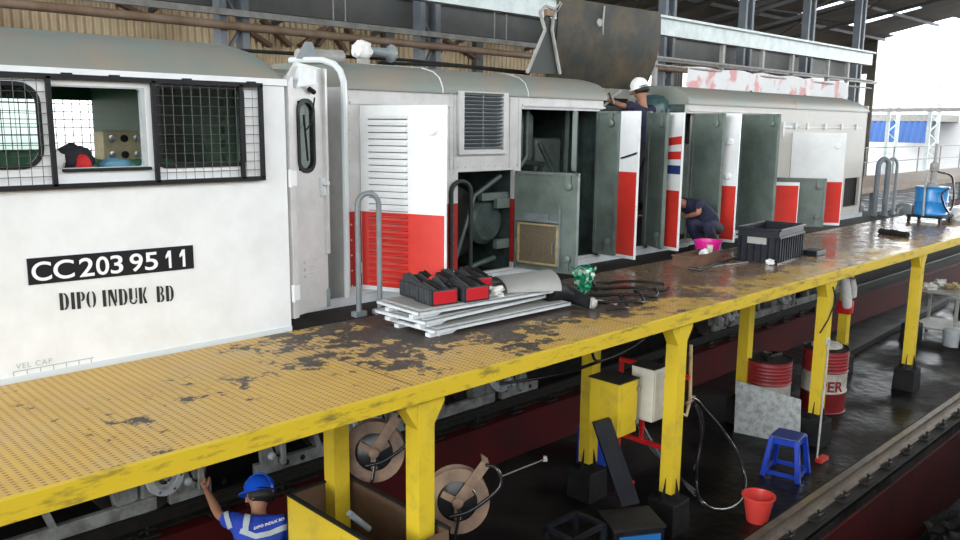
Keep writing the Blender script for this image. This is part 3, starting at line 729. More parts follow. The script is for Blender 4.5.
# --- hood
HY0,HY1,HZ=6.3,8.0,1.98
holes=[(4.7,5.5,.14,1.8),(5.9,6.47,1.4,1.96),(5.85,6.69,.08,1.17),(6.80,8.2,.08,1.83),(8.26,9.26,.08,2.1),(9.32,10.16,.08,2.1),(10.16,10.32,.08,1.84),(10.4,11.67,.08,1.84),(11.74,12.92,.08,.88),(13.42,14.2,.1,1.55),(15.66,16.35,.2,.74)]
# split side wall between the white upper and the red lower paint
def wallpart(name,m,x0,x1,z0,z1,y0=HY0,y1=HY0+.05):
    b=MB(); wallholes(b,x0,x1,z0,z1,y0,y1,[h for h in holes if h[1]>x0 and h[0]<x1 and h[3]>z0 and h[2]<z1] ); return b.build(name,M[m],LO)
def clip_wall(name,m,x0,x1,z0,z1):
    if name=='hood_stripe':
        for a,c in((4.48,4.7),(5.5,5.85),(6.69,6.8),(8.2,8.3)): MB().box(a,c,HY0,HY0+.05,z0,z1).build(name,M[m],LO)
        return
    hs=[(max(h[0],x0),min(h[1],x1),max(h[2],z0),min(h[3],z1)) for h in holes]
    hs=[h for h in hs if h[1]>h[0]+1e-4 and h[3]>h[2]+1e-4]
    b=MB(); wallholes(b,x0,x1,z0,z1,HY0,HY0+.05,hs); return b.build(name,M[m],LO)
clip_wall('hood_side','hoodwhite',4.48,8.3,.85,HZ+.02)
clip_wall('hood_stripe','dred',4.48,8.3,.14,.85)
clip_wall('hood_side','hoodwhite',4.48,8.3,0,.14)
clip_wall('hood_side','cream',10.16,16.5,0,HZ+.02)  # duller cream in place of hood white, for the darker shading there
clip_wall('door_post','inner',8.2,8.27,0,1.85); clip_wall('door_post','inner',9.25,9.33,0,1.85)
wb=MB(); wb.box(8.3,10.16,HY0,HY0+.05,0,.08); wb.build('hood_sill',M['hoodwhite'],LO)
b=MB(); b.box(4.48,8.3,HY1-.05,HY1,0,HZ); b.box(8.3,10.16,HY1-.05,HY1,0,1.3); b.box(10.16,16.5,HY1-.05,HY1,0,HZ); b.build('hood_side',M['inner'],LO)
b=MB(); b.box(4.44,4.48,HY0,6.75,0,HZ); b.box(4.44,4.48,7.5,HY1,0,HZ); b.build('hood_end',M['hoodwhite'],LO)
b=MB()
for k in range(13): b.obox((4.1,6.71,1.15+k*.06),(.22,0,0),(0,.004,0),(0,-.012,.026))
b.build('end_louvre',M['lgrey'],LO)
b=MB(); b.box(16.46,16.5,HY0,HY1,0,HZ+.1); b.build('hood_end',M['hoodwhite'],LO)
MB().box(8.26,8.3,6.36,7.95,.02,2.0).build('bulkhead',M['innerd'],LO)
MB().box(10.16,10.2,6.36,7.95,.02,2.0).build('bulkhead',M['innerd'],LO)
MB().box(6.72,6.76,6.36,7.95,.02,1.98).build('bulkhead',M['innerd'],LO)
MB().box(11.68,11.73,6.36,7.95,.02,1.98).build('bulkhead',M['inner'],LO)
b=MB(); b.box(4.44,16.46,HY0+.05,HY1-.05,-.06,0); b.build('hood_floor',M['soot'],LO)
MB().box(4.44,16.4,7.75,7.8,0,1.95).build('hood_lining',M['innerd'],LO)
def hsec(k=1):
    L_=[(HY0-.02,HZ-.02),(HY0-.02,HZ+.03),(HY0+.03,HZ+.13),(HY0+.12,HZ+.19),(HY0+.3,HZ+.235),(7.15,HZ+.26)]
    return L_+[(2*7.15-u,v) for u,v in reversed(L_[:-1])]
b=MB()
rr=[[(x,u,v) for u,v in hsec()] for x in(4.46,6.88)]; b.rings(rr); b.build('hood_roof',M['roof'],LO,35)
b=MB(); rr=[[(x,7.15+(u-7.15)*s,HZ-.02+(v-HZ+.02)*h) for u,v in hsec()] for x,s,h in((6.89,1,1),(8.1,1,1),(8.24,1,.97),(8.31,1,.9))]; b.rings(rr); b.build('hood_roof',M['roof'],LO,35)
b=MB(); rr=[[(x,u,v) for u,v in hsec()] for x in(10.14,13.4)]; b.rings(rr); b.build('hood_roof',M['roof'],LO,35)
b=MB(); rr=[[(x,7.15+(u-7.15)*s,HZ-.02+(v-HZ+.02)*h) for u,v in hsec()] for x,s,h in((13.41,1,1),(15.9,1,1),(16.3,1,.85),(16.52,1,.5))]; b.rings(rr); b.build('hood_roof',M['roof'],LO,35)
# light rim around the hood's cab end, following its roof curve
pts=[(4.43,HY0-.02,.02),(4.43,HY0-.02,1.0),(4.43,HY0-.02,1.8)]+[(4.43,u-.0,v+.01) for u,v in hsec()[1:6]]
MB().tube(pts,.03,8).build('end_rim',M['rubberlight'],LO,40)
MB().tube([(6.88,u,v) for u,v in hsec()[:6]],.006,6).build('roof_seam',M['palesteel'],LO,40)
MB().tube([(5.62,u,v) for u,v in hsec()[:5]],.008,6).build('roof_seam',M['palesteel'],LO,40)
for a_,c_,z_ in((4.5,5.75,1.83),(6.8,8.28,1.86),(10.2,12.9,1.87)): MB().box(a_,c_,HY0-.02,HY0,z_,z_+.022).build('hood_trim',M['hoodwhite'],LO)
for x in(5.74,5.8,6.62,6.76): MB().box(x-.012,x+.012,HY0-.008,HY0,1.2,1.97).build('cover_strip',M['hoodwhite'],LO)
b=MB()
for k in range(13):
    z=.15+k*.145
    for x in (4.5,5.78): b.lathe([(.009,0),(.006,.008)],(x,HY0,z),(0,-1,0),8)
for k in range(9): b.lathe([(.009,0),(.006,.008)],(5.85+k*.11,HY0,1.22),(0,-1,0),8)
b.build('rivet',M['palesteel'],LO)
# louvred vent
b=MB(); b.ring2([(5.83,1.35),(6.55,1.35),(6.55,1.99),(5.83,1.99)],[(5.9,1.39),(6.48,1.39),(6.48,1.98),(5.9,1.98)],HY0-.04,HY0+.02); v=b.build('vent_frame',M['hoodwhite'],LO)
b=MB()
for k in range(15):
    z=1.41+k*.0395; b.obox((6.19,HY0-.012,z),(.29,0,0),(0,.02,-.014),(0,.002,.003))
b.box(6.185,6.197,HY0-.02,HY0-.012,1.41,1.97); b.build('vent_slat',M['greymet'],v)
MB().box(5.9,6.48,HY0+.06,HY0+.07,1.38,1.98).build('vent_back',M['soot'],v)
# hinge strip with small lugs near the far end
b=MB(); b.box(13.6,16.2,HY0-.012,HY0,1.66,1.675)
for x in(13.45,13.9,14.6,15.3,15.95): b.box(x-.03,x+.03,HY0-.03,HY0,1.63,1.74,.006)
b.box(13.0,13.06,HY0-.02,HY0,1.5,1.75); b.box(12.98,13.3,HY0-.03,HY0-.01,1.66,1.69); b.build('hinge_lug',M['palesteel'],LO)
MB().box(15.6,16.4,HY0+.06,HY0+.5,.12,.78).build('end_recess',M['soot'],LO)
# --- hood doors: hinge line at Y=6.3, free edge (fx,fy)
def hood_door(hx,fx,fy,z0,z1,outer,bands=None,th=.03,latch=True,hy=HY0-.01,louv=False,filt=False,dlabel=None,rim=True,z0f=None):
    a=Vector((hx,hy,0)); c=Vector((fx,fy,0)); d=(c-a); W=d.length; d.normalize(); n=Vector((-d.y,d.x,0))
    if n.x>0: n=-n          # n points to the camera side (-X)
    def P(u,z,t=0): return a+d*u+n*t+Vector((0,0,z))
    def slab(mb,u0,u1,za,zb,t0,t1): return mb.rings([[P(u0,za,t0),P(u1,za,t0),P(u1,zb,t0),P(u0,zb,t0)],[P(u0,za,t1),P(u1,za,t1),P(u1,zb,t1),P(u0,zb,t1)]])
    face='hoodwhite' if outer else 'inner'
    D=slab(MB(),0,W,z0,z1,-th,0).build('hood_door',M['white' if outer else 'inner'],LO)
    if bands:
        for (zb0,zb1,m,sl) in bands:
            mb=MB(); q=.0025
            o1=[(.006,zb0-sl),(W-.012,zb0),(W-.012,zb1),(.006,zb1-sl)]
            mb.rings([[P(u,z,0) for u,z in o1],[P(u,z,q) for u,z in o1]]); mb.build('paint_band',M[m],D)
    if not outer:
        mb=MB()
        for u0,u1,za,zb in((0,.03,z0,z1),(W-.03,W,z0,z1),(0,W,z0,z0+.03),(0,W,z1-.03,z1)): slab(mb,u0,u1,za,zb,0,.022)
        mb.build('door_edge',M['inner'],D)
        if latch:
            for zz,dr_ in((z1-.14,1),(z0+.16,-1)):
                mb=MB(); mb.lathe([(.045,0),(.045,.035),(.03,.045)],P(W-.11,zz,.0),n,16); slab(mb,W-.145,W-.085,zz+.04*dr_ if dr_>0 else zz-.13,zz+.13 if dr_>0 else zz-.04,0,.03); mb.build('latch',M['inner'],D,40)
    else:
        if latch:
            mb=MB()
            for zz in((z1-.22,) if z1<1.7 or louv else (z1-.38,z1-.85)):
                mb.lathe([(.05,0),(.05,.012),(.035,.02),(.035,.03)],P(W-.13,zz,0),n,16)
            mb.build('latch',M['white'],D,40)
    if louv:
        mb=MB(); u0,u1=.085,W*.57
        n_=27
        for k in range(n_):
            z=z0+.05+k*(z1-z0-.17)/(n_-1)
            pts0=[P(u0,z,0),P(u1,z,0),P(u1,z+.03,0),P(u0,z+.03,0)]; pts1=[P(u0+.01,z,.03),P(u1-.01,z,.03),P(u1-.01,z+.006,.03),P(u0+.01,z+.006,.03)]
            mb.rings([pts0,pts1])
        lv=mb.build('louvre',[M['white'],M['red']],D)
        for p_ in lv.data.polygons:
            if p_.center.z+world_loc(lv).z<.86: p_.material_index=1
        mb=MB()
        for k in range(n_):
            z=z0+.05+k*(z1-z0-.17)/(n_-1); slab(mb,u0+.005,u1-.005,z-.009,z-.001,.001,.004)
        mb.build('louvre_slot',M['soot'],D)
    if filt:
        mb=MB(); slab(mb,.05,W*.72,z0+.07,z0+.52,.0,.03); F=mb.build('air_filter',M['filter'],D)
        mb=MB()
        for u0,u1,za,zb in((.05,.075,z0+.07,z0+.52),(W*.70,W*.74,z0+.07,z0+.52),(.05,W*.72,z0+.07,z0+.09),(.05,W*.72,z0+.50,z0+.52)): slab(mb,u0,u1,za,zb,.03,.045)
        mb.build('filter_rim',M['brassrim'],D)
        mb=MB(); slab(mb,W*.74,W*.76,z0+.06,z0+.72,0,.05); slab(mb,.03,W*.74,z0+.54,z0+.57,0,.05); slab(mb,.12,W*.55,z0+.56,z0+.62,0,.02)
        for u in(.05,W*.66): mb.tube([P(u,z0+.2,.03),P(u,z0+.2,.07),P(u,z0+.32,.07),P(u,z0+.32,.03)],.006,6)
        mb.build('filter_bracket',M['greymet'],D)
    for zz in(z0+.15,z1-.2): MB().tube([P(-.005,zz,-.01),P(-.005,zz+.1,-.01)],.014,8).build('hinge',M['palesteel'],D)
    return D
RB=[(.13,.85,'red',0)]
hood_door(4.61,4.93,5.47,.11,1.82,True,[(.15,.85,'red',0)],louv=True)
hood_door(6.72,6.86,5.52,.08,1.16,False,filt=True)
# small upper half door seen almost edge-on
hood_door(7.72,7.35,6.0,1.15,1.82,False,latch=False)
hood_door(8.14,8.17,5.98,.1,1.83,False)
hood_door(8.22,8.17,5.70,.08,1.83,True,[(.12,1.12,'red',0),],latch=False)
b=MB(); b.rings([[(8.166+k,5.94,1.0+.27),(8.156+k,5.72,1.33),(8.155+k,5.70,1.36),(8.167+k,5.95,1.285)] for k in(0,-.003)]); b.build('scratch_mark',M['black'],LO)
hood_door(9.24,9.06,5.9,.1,1.83,False)
hood_door(9.30,9.17,5.74,.08,1.83,True,[(.12,.85,'red',0),(1.06,1.17,'navy',0),(1.25,1.35,'red',.03),(1.44,1.54,'red',.06)],latch=False)
hood_door(10.3,10.22,5.77,.1,1.84,False)
hood_door(10.38,10.46,5.66,.08,1.84,True,[(.12,.86,'red',0)])
hood_door(11.66,11.5,5.62,.1,1.85,False)
hood_door(11.76,12.3,5.62,.16,.84,True,[(.18,.79,'red',0)],latch=False)
hood_door(12.93,13.29,5.63,.08,.86,False)
hood_door(13.38,13.9,5.62,.06,1.58,True,[(.1,.78,'red',0)])
# --- machinery inside the hood
def pipes(lst,m,r,name='pipe'):
    for pts in lst: MB().tube(pts,r,8).build(name,M[m],LO,40)
MB().lathe([(.18,0),(.2,.05),(.2,.5),(.16,.56)],(7.25,6.8,1.25),(0,0,1),24).build('air_reservoir',M['inner'],LO,40)
MB().lathe([(.32,0),(.4,.06),(.4,.7),(.3,.8)],(6.05,6.55,.6),(0,1,0),32).build('blower_housing',M['soot'],LO,40)
MB().lathe([(.2,0),(.26,.06),(.26,.2)],(6.45,6.45,.6),(0,1,0),28).build('blower_housing',M['innerd'],LO,40)
MB().box(7.0,7.6,6.7,7.4,0,.95,.03).build('generator_casing',M['innerd'],LO)
MB().box(7.7,8.2,6.9,7.5,0,1.5,.03).build('filter_housing',M['inner'],LO)
b=MB()
b.box(6.5,6.72,6.36,6.42,.3,.4); b.box(6.5,6.72,6.36,6.42,.75,.86); b.box(6.3,6.72,6.4,6.46,.84,.92); b.build('bracket',M['inner'],LO)
pipes([[(6.9,6.5,0.02),(6.9,6.5,1.1),(7.1,6.5,1.3),(7.1,6.5,1.9)],[(7.45,6.6,1.45),(7.6,6.5,1.1),(7.75,6.5,.6),(7.9,6.5,.1)],[(7.9,6.6,.05),(7.95,6.6,1.9)],[(8.05,6.55,.05),(8.05,6.55,1.9)],[(7.5,6.75,.95),(7.5,6.6,1.2),(7.0,6.6,1.25)]],'innerd',.035)
pipes([[(5.9,6.45,.1),(6.2,6.42,.9),(6.6,6.42,1.1)],[(6.0,6.42,.1),(6.5,6.4,.2)],[(10.0,6.5,.1),(10.0,6.5,1.9)],[(8.4,6.5,.1),(8.4,6.5,1.5),(8.9,6.7,1.7)]],'innerd',.03)
# engine block in the uncovered bay, the worker stands on its step
MB().box(8.35,10.1,6.9,7.6,0,.55,.03).build('engine_block',M['innerd'],LO)
MB().box(8.35,10.1,6.55,6.9,0,.52,.03).build('engine_step',M['soot'],LO)
MB().box(8.35,9.0,7.0,7.6,.55,1.6,.05).build('engine_head',M['innerd'],LO)
tk=MB().lathe([(.02,0),(.26,0),(.27,.06),(.27,.42),(.24,.52),(.16,.58),(.02,.6)],(10.12,6.85,1.5),(0,0,1),32).build('expansion_tank',M['teal'],LO,40)
MB().lathe([(.2,0),(.2,1.2)],(9.95,6.6,.1),(0,0,1),24).build('water_tank',M['teal'],LO,40)
pipes([[(9.3,7.2,.6),(9.4,7.2,1.9),(9.7,7.1,2.15)],[(8.5,6.7,1.9),(8.75,6.6,2.1),(9.0,6.7,1.95)],[(9.6,6.9,2.1),(10.15,6.9,2.1)]],'pipeg',.02)
b=MB(); b.box(8.3,10.16,7.3,7.5,1.95,2.05); b.build('roof_bow',M['soot'],LO)
b=MB(); b.box(10.5,11.6,6.9,7.6,0,1.4,.04); b.build('radiator_housing',M['inner'],LO)
# --- raised roof hatch over the bay: two rusty olive sheets with a plated end
hp=lambda px,py: at(px,py,Y=7.0)
b=MB(); gr=[]
for i in range(13):
    u=i/12; x=8.1+u*2.24; r=[]
    for j in range(8):
        v=j/7; r.append((x,7.15-.22*v-.1*math.sin(v*PI),2.17+(1.05+.03*u)*v))
    gr.append(r)
H=b.sheet(gr,.03).build('roof_hatch',M['olive'],LO,50)
b=MB(); gr=[]
for i in range(13):
    u=i/12; x=8.75+u*1.6; gr.append([(x,7.2+.3*j/5,2.3+.9*(j/5)**.8) for j in range(6)])
b.sheet(gr,.03).build('roof_hatch',M['olive'],LO,50)
MB().tube([(9.02,7.13-.0,2.33),(9.05,6.96,2.7),(8.98,6.9,3.0),(9.0,6.9,3.2)],.012,6).build('hatch_seam',M['pipeg'],H)
MB().lathe([(.06,0),(.05,.03)],(8.92,6.93,2.98),(0,-1,0),10).build('hatch_lug',M['pipeg'],H)
b=MB()
A=[at(527,73,Y=6.95),at(560,74,Y=6.95),at(549,16,Y=6.95)]
x8=A[0].x
poly=[at(*p,Y=6.95) for p in((527,73),(560,74),(552,30),(550,16),(546,16),(545,30))]
b.rings([[p for p in poly],[p+Vector((0,.03,0)) for p in poly]]); b.build('hatch_end_plate',M['oliveg'],H)
b=MB()
for p,q in(((527,73),(545,30)),((545,30),(540,12)),((540,12),(546,6)),((546,6),(556,10)),((556,10),(560,2)),((552,30),(560,74)),((552,30),(554,14)),((554,14),(561,3))): b.bar(at(*p,Y=6.93),at(*q,Y=6.93),.03,.03)
b.build('hatch_flange',M['pipeg'],H)
MB().obox(at(549,13,Y=6.95),(.07,0,0),(0,.03,0),(0,0,.04),.01).build('hatch_hook',M['rust'],H)
# --- horn on the roof, wrapped in white tape
a=at(363,50,Y=7.1); a2=at(402,55,Y=7.1)
HN=MB().lathe([(.04,0),(.045,.1),(.05,.3),(.075,.34),(.095,.36),(.09,.38),(.04,.36)],a,(a2-a),20).build('air_horn',M['greymet'],LO,40)
b=MB(); b.lathe([(.03,-.1),(.08,-.08),(.1,0),(.085,.06),(.04,.08)],a,(a2-a),14)
for v in b.b.verts: v.co+=Vector((random.uniform(-1,1),random.uniform(-1,1),random.uniform(-1,1)))*.014
b.build('tape_wrap',M['cloth_white'],HN)
b=MB(); b.box(a.x-.05,a.x+.05,a.y-.04,a.y+.04,HZ+.22,a.z-.05); b.box(a.x-.02,a2.x+.25,a.y-.05,a.y+.05,HZ+.24,HZ+.28); b.build('horn_bracket',M['pipeg'],HN)
b=MB(); c0=at(298,56,Y=7.0); b.tube([c0,c0+Vector((.5,0,.02))],.07,12); b.build('roof_pipe',M['pipeg'],LO,40)
b=MB(); c1=at(308,57,Y=6.9); b.rings([[c1+Vector((-.12,0,-.02)),c1+Vector((.12,0,-.02)),c1+Vector((.05,0,.14)),c1+Vector((-.02,0,.14))],[c1+Vector((-.12,.02,-.02)),c1+Vector((.12,.02,-.02)),c1+Vector((.05,.02,.14)),c1+Vector((-.02,.02,.14))]]); b.build('roof_bracket',M['greymet'],LO)
for z0,x0,x1 in((2.32,4.0,8.0),(2.30,5.6,8.0)): MB().tube([(x0,7.3,z0),((x0+x1)/2,7.3,z0+.03),(x1,7.3,z0)],.02,6).build('roof_conduit',M['soot'],LO,40)
# --- walkway and steps of the locomotive
MB().box(3.5,17.6,5.78,HY0,-.08,-.02).build('walkway',M['soot'],LO)
MB().box(3.55,16.5,HY0-.05,HY0+.0,-.02,.06).build('sill',M['palesteel'],LO)
MB().box(16.5,17.6,HY0,8.3,-.08,-.02).build('walkway',M['soot'],LO)
# hand rails
def hoop(p,q,h,r,m,name='grab_rail',top=.06):
    p,q=Vector(p),Vector(q); d=(q-p); w=d.length; d.normalize(); pts=[p]
    for k in range(9):
        a=PI-PI*k/8; pts.append(p+d*(w/2+w/2*math.cos(a))+Vector((0,0,h-w/2+w/2*math.sin(a))))
    pts.append(q); o=MB().tube(pts,r,12).build(name,M[m],LO,50)
    b=MB()
    for f in(p,q): b.box(f.x-.06,f.x+.06,f.y-.04,f.y+.04,f.z-.02,f.z+.045,.005)
    b.build('rail_foot',M[m],o); return o
hoop((4.24,5.84,-.02),(4.44,5.8,-.02),1.08,.024,'greymet')
hoop((5.74,6.28,-.02),(5.96,6.22,-.02),1.1,.024,'oliveg')
hoop((16.7,6.1,-.02),(16.95,6.0,-.02),1.1,.05,'steelblue')
hoop((17.15,6.1,-.02),(17.4,6.0,-.02),1.1,.03,'greymet')
MB().obox(at(343,303,Y=5.9)+Vector((-.12,.1,.05)),(.04,0,0),(0,.03,0),(0,0,.08),.005).build('step_bracket',M['greymet'],LO)
# --- underframe, tanks
b=MB(); b.box(-1.5,17.6,6.0,8.3,-.4,-.1); b.build('underframe',M['bogie'],LO)
MB().box(7.3,10.6,6.05,8.25,-1.08,-.4,.04).build('fuel_tank',M['bogie'],LO)
MB().box(6.95,7.25,6.12,6.6,-.95,-.4,.02).build('battery_box',M['bogie'],LO)
# --- bogies
def bogie(xs,fr):
    B=MB(); x0,x1=fr
    # side frame with arches over each axle box, and tie bar below
    B.box(x0,x1,6.1,6.2,-.78,-.52,.02)
    for x in xs:
        for s in(-1,1):
            B.prism([(x+s*.19,-1.2),(x+s*.34,-1.26),(x+s*.46,-.6),(x+s*.19,-.6)],'XZ',6.08,6.2)
    bg=B.build('bogie_frame',M['bogie'],LO)
    for x in xs:
        wl=MB().lathe([(.05,0),(.36,.01),(.41,.02),(.41,.11),(.44,.12),(.44,.14),(.3,.13),(.05,.15)],(x,6.38,-1.09),(0,1,0),44).build('wheel',M['wheel'],bg,35)
        bx=MB().box(x-.17,x+.17,6.08,6.26,-1.24,-.8,.03).build('axle_box',M['bogie'],bg)
        MB().lathe([(.14,0),(.148,.03),(.144,.07),(.09,.075),(.09,.03),(.085,.02),(.0,.02)],(x,6.06,-1.06),(0,-1,0),32).build('axle_cap',M['lgrey'],bg,35)
        c=MB(); c.lathe([(.055,.02),(.055,.06),(.02,.07)],(x,6.06,-1.06),(0,-1,0),14)
        for k in range(6):
            a=k*PI/3; c.lathe([(.012,.02),(.012,.085)],(x+.116*math.cos(a),6.06,-1.06+.116*math.sin(a)),(0,-1,0),6)
        c.build('axle_bolt',M['shine'],bg)
        for s in(-1,1):
            c=MB(); h=[]
            for k in range(60):
                a=k*.9; h.append((x+s*.27+.075*math.cos(a),6.2+.075*math.sin(a),-.75+.35*k/59))
            c.tube(h,.016,6); c.build('coil_spring',M['bogie'],bg,50)
        # tie bar below the axle box with bolt holes
    for a,c_ in zip([x0]+xs,xs+[x1]):
        if c_-a<.25: continue
        B=MB(); z=-1.27; B.box(a+.05,c_-.05,6.06,6.12,z-.055,z+.055,.008); B.build('tie_bar',M['bogie'],bg)
        B=MB()
        for k in range(2): B.lathe([(.025,0),(.025,.003)],(a+.35+.16*k,6.058,z),(0,-1,0),12)
        B.build('bolt_hole',M['soot'],bg)
        B=MB(); mx=(a+c_)/2; B.tube([(mx-.35,6.14,-.8),(mx+.1,6.14,-.86),(mx+.3,6.14,-1.0)],.07,10); B.lathe([(.11,0),(.12,.08),(.1,.3)],(mx-.3,6.1,-.7),(1,0,0),16); B.build('brake_cylinder',M['bogie'],bg,40)
        B=MB(); B.bar((mx+.1,6.1,-1.22),(mx-.1,6.12,-.6),.1,.05); B.bar((a+.28,6.14,-1.25),(a+.2,6.14,-.6),.07,.04); B.build('brake_hanger',M['bogie'],bg)
        B=MB(); B.lathe([(.05,0),(.085,.02),(.085,.42),(.05,.44),(.03,.44),(.03,.6)],(a+.32,6.06,-1.0),(1,0,0),18); B.build('brake_cylinder',M['lgrey'],bg,40)
        B=MB(); B.prism([(a+.1,-1.24),(a+.24,-1.24),(a+.3,-.55),(a+.05,-.55)],'XZ',6.02,6.08); B.box(a+.26,a+.30,5.98,6.08,-1.24,-.6); B.build('pedestal',M['bogie'],bg)
        B=MB(); B.lathe([(.035,-.01),(.035,.02),(.02,.03)],(a+.18,6.02,-1.15),(0,-1,0),10); B.lathe([(.035,-.01),(.035,.02),(.02,.03)],(c_-.25,6.08,-.66),(0,-1,0),10); B.build('pedestal_bolt',M['lgrey'],bg)
        B=MB(); B.tube([(a+.1,6.0,-.5),(a+.15,6.02,-.9),(a+.22,6.02,-1.15),(a+.3,6.04,-1.2)],.012,6); B.build('brake_hose',M['black'],bg,50)
bogie([.7,2.5],(-.2,2.95)); bogie([4.43,6.25],(3.25,6.95)); bogie([11.2,12.95,14.7],(10.75,15.6))
MB().box(-.6,.2,6.05,6.4,-1.4,-1.0,.02).build('guard_plate',M['bogie'],LO)
# black sheet behind the bogies closing the view under the locomotive
MB().box(-1.5,17,7.1,7.2,-1.4,-.4).build('traction_motor',M['soot'],LO)
# clothes inside the cab window
# ---------------------------------------------------------------- clothes on the cab shelf
def blob(name,c,r,m,seed=0,n=2,jit=.25,parent=None,seg=14,flat=None):
    rnd=random.Random(seed); b=MB()
    bmesh.ops.create_icosphere(b.b,subdivisions=3,radius=1)
    from mathutils import noise
    for v in b.b.verts:
        d=v.co.copy(); k=1+jit*noise.noise(d*2.2+Vector((seed*3.1,0,0)))+jit*.5*noise.noise(d*5+Vector((0,seed,0)))
        v.co=Vector((c[0]+d.x*r[0]*k,c[1]+d.y*r[1]*k,c[2]+d.z*r[2]*k))
        if flat is not None: v.co.z=max(v.co.z,flat)
    return b.build(name,m,parent,60)
for c,r,m,sd,l in(((1.87,5.98,1.385),(.07,.1,.08),'cloth_white',1,'white crumpled cloth on the cab window shelf'),((2.0,5.99,1.40),(.12,.11,.1),'cloth_black',2,'black bundled jacket on the cab window shelf'),((2.02,5.88,1.36),(.05,.05,.07),'cloth_red',3,'red cloth bundle beside the black jacket in the cab window'),((2.27,5.98,1.35),(.12,.1,.05),'cloth_blue',4,'pale blue cloth folded on the cab window shelf')):
    tag(blob('clothing',c,r,M[m],sd,flat=1.301),l,'clothing')
# ---------------------------------------------------------------- things on the deck
def rot(v,a): return Vector((v[0]*math.cos(a)-v[1]*math.sin(a),v[0]*math.sin(a)+v[1]*math.cos(a),v[2] if len(v)>2 else 0))
def panel(loc,L_,W,rz,label,tilt=0):
    t=thing('hood_cover',loc,label,'panel','pale steel access panels stacked on the deck'); 
    b=MB(); b.box(0,L_,0,W,.02,.03); b.box(0,L_,0,.012,.0,.03); b.box(0,L_,W-.012,W,.0,.03); b.box(0,.012,0,W,.0,.03); b.box(L_-.012,L_,0,W,0,.03)
    for v in b.b.verts: v.co+=Vector(loc)
    b.build('panel_sheet',M['palesteel'],t)
    b=MB(); b.box(.06,L_-.06,.05,W-.05,.03,.034)
    for v in b.b.verts: v.co+=Vector(loc)
    b.build('inner_face',M['sheetgrey'],t)
    for y in(.06,W-.2):
        b=MB(); b.prism([(-.03,-.03),(.2,-.03),(.28,.0),(-.03,0.0)],'XZ',y-.03,y+.03); b.tube([(.05,y-.045,-.015),(.05,y+.045,-.015)],.016,8)
        for v in b.b.verts: v.co+=Vector(loc)
        b.build('hinge_bracket',M['palesteel'],t)
    t.rotation_euler=(tilt,0,rz); return t
panel((4.17,4.74,.035),1.62,.66,-.02,'lowest of the pale steel panels lying on the deck')
panel((4.12,4.80,.105),1.5,.62,.04,'middle pale steel panel of the stack on the deck')
panel((4.1,4.86,.17),1.5,.6,-.07,'topmost pale steel panel, carrying the black and red boxes')
def arcbox(loc,rz,label,k,red=True):
    t=thing('contactor_box',loc,label,'box','black and red contactor boxes on the steel panels'); L0=Vector(loc)
    def S(b,n,m,sm=None):
        for v in b.b.verts: v.co+=L0
        return b.build(n,m,t,sm)
    b=MB(); b.box(0,.25,0,.28,0,.02); b.box(0,.012,0,.28,0,.125); b.box(.238,.25,0,.28,0,.125); b.box(0,.25,.268,.28,0,.125); b.box(0,.25,.0,.01,0,.125)
    for j in range(3): b.box(-.008,0,.03+j*.09,.05+j*.09,.0,.125)
    S(b,'tray',M['arcgrey'])
    if red: S(MB().box(.014,.236,-.006,.0,.012,.115,.003),'red_panel',M['blackred'])
    for j in range(4):
        b=MB(); x=.02+j*.055; h=.145+.02*((j*7+k)%3)
        b.prism([(.012,.03),(.265,.03),(.262,h),(.2,h+.01),(.012,.125)],'YZ',x,x+.046); b.bar((x+.023,.02,.132),(x+.023,.2,h+.016),.012,.012); S(b,'arc_chute',M['soot'] if j%2 else M['arcgrey'])
    t.rotation_euler=(0,0,rz); return t
z0=.205
arcbox((4.30,4.93,z0),-.16,'black and red box at the corner of the steel panels, nearest the camera',0)
arcbox((4.60,4.86,z0),-.14,'black and red box at the end of the front pair, beside the white rag',1)
arcbox((4.38,5.2,z0),-.1,'black box with red edge at the back corner of the steel panels',2,True)
arcbox((4.645,5.155,z0),-.14,'black box behind the front pair, red round cap beside it',3)
arcbox((4.91,5.12,z0),-.1,'rearmost black box, closest to the curved grey sheet',4)
p=at(432,279,Y=5.15); tag(MB().lathe([(.0,0),(.045,0),(.05,.02),(.03,.035)],(p.x,5.14,p.z-.02),(-.3,-1,.3),20).build('round_cap',M['red'],None,40),'small round red cap resting on the black boxes','cap')
tag(blob('rag',(4.98,4.92,.235),(.09,.09,.045),M['cloth_white'],7,jit=.9,flat=.206),'crumpled white rag on the steel panel beside the boxes','rag')
# curved sheet
b=MB(); gr=[]; ax=Vector((.86,-.5,0)).normalized(); sd=Vector((-ax.y,ax.x,0)); o=Vector((5.27,5.12,.206))
for i in range(9):
    u=i/8; r=[]
    for k in range(15):
        a=PI*(k/14); w=.27; r.append(o+ax*(u*.5)+sd*(-w*math.cos(a))+Vector((0,0,(.085+.055*u)*math.sin(a)**.8+.004)))
    gr.append(r)
tag(b.sheet(gr,.008).build('curved_sheet',M['sheetgrey'],None,60),'matte grey curved metal sheet lying behind the white rag','sheet')
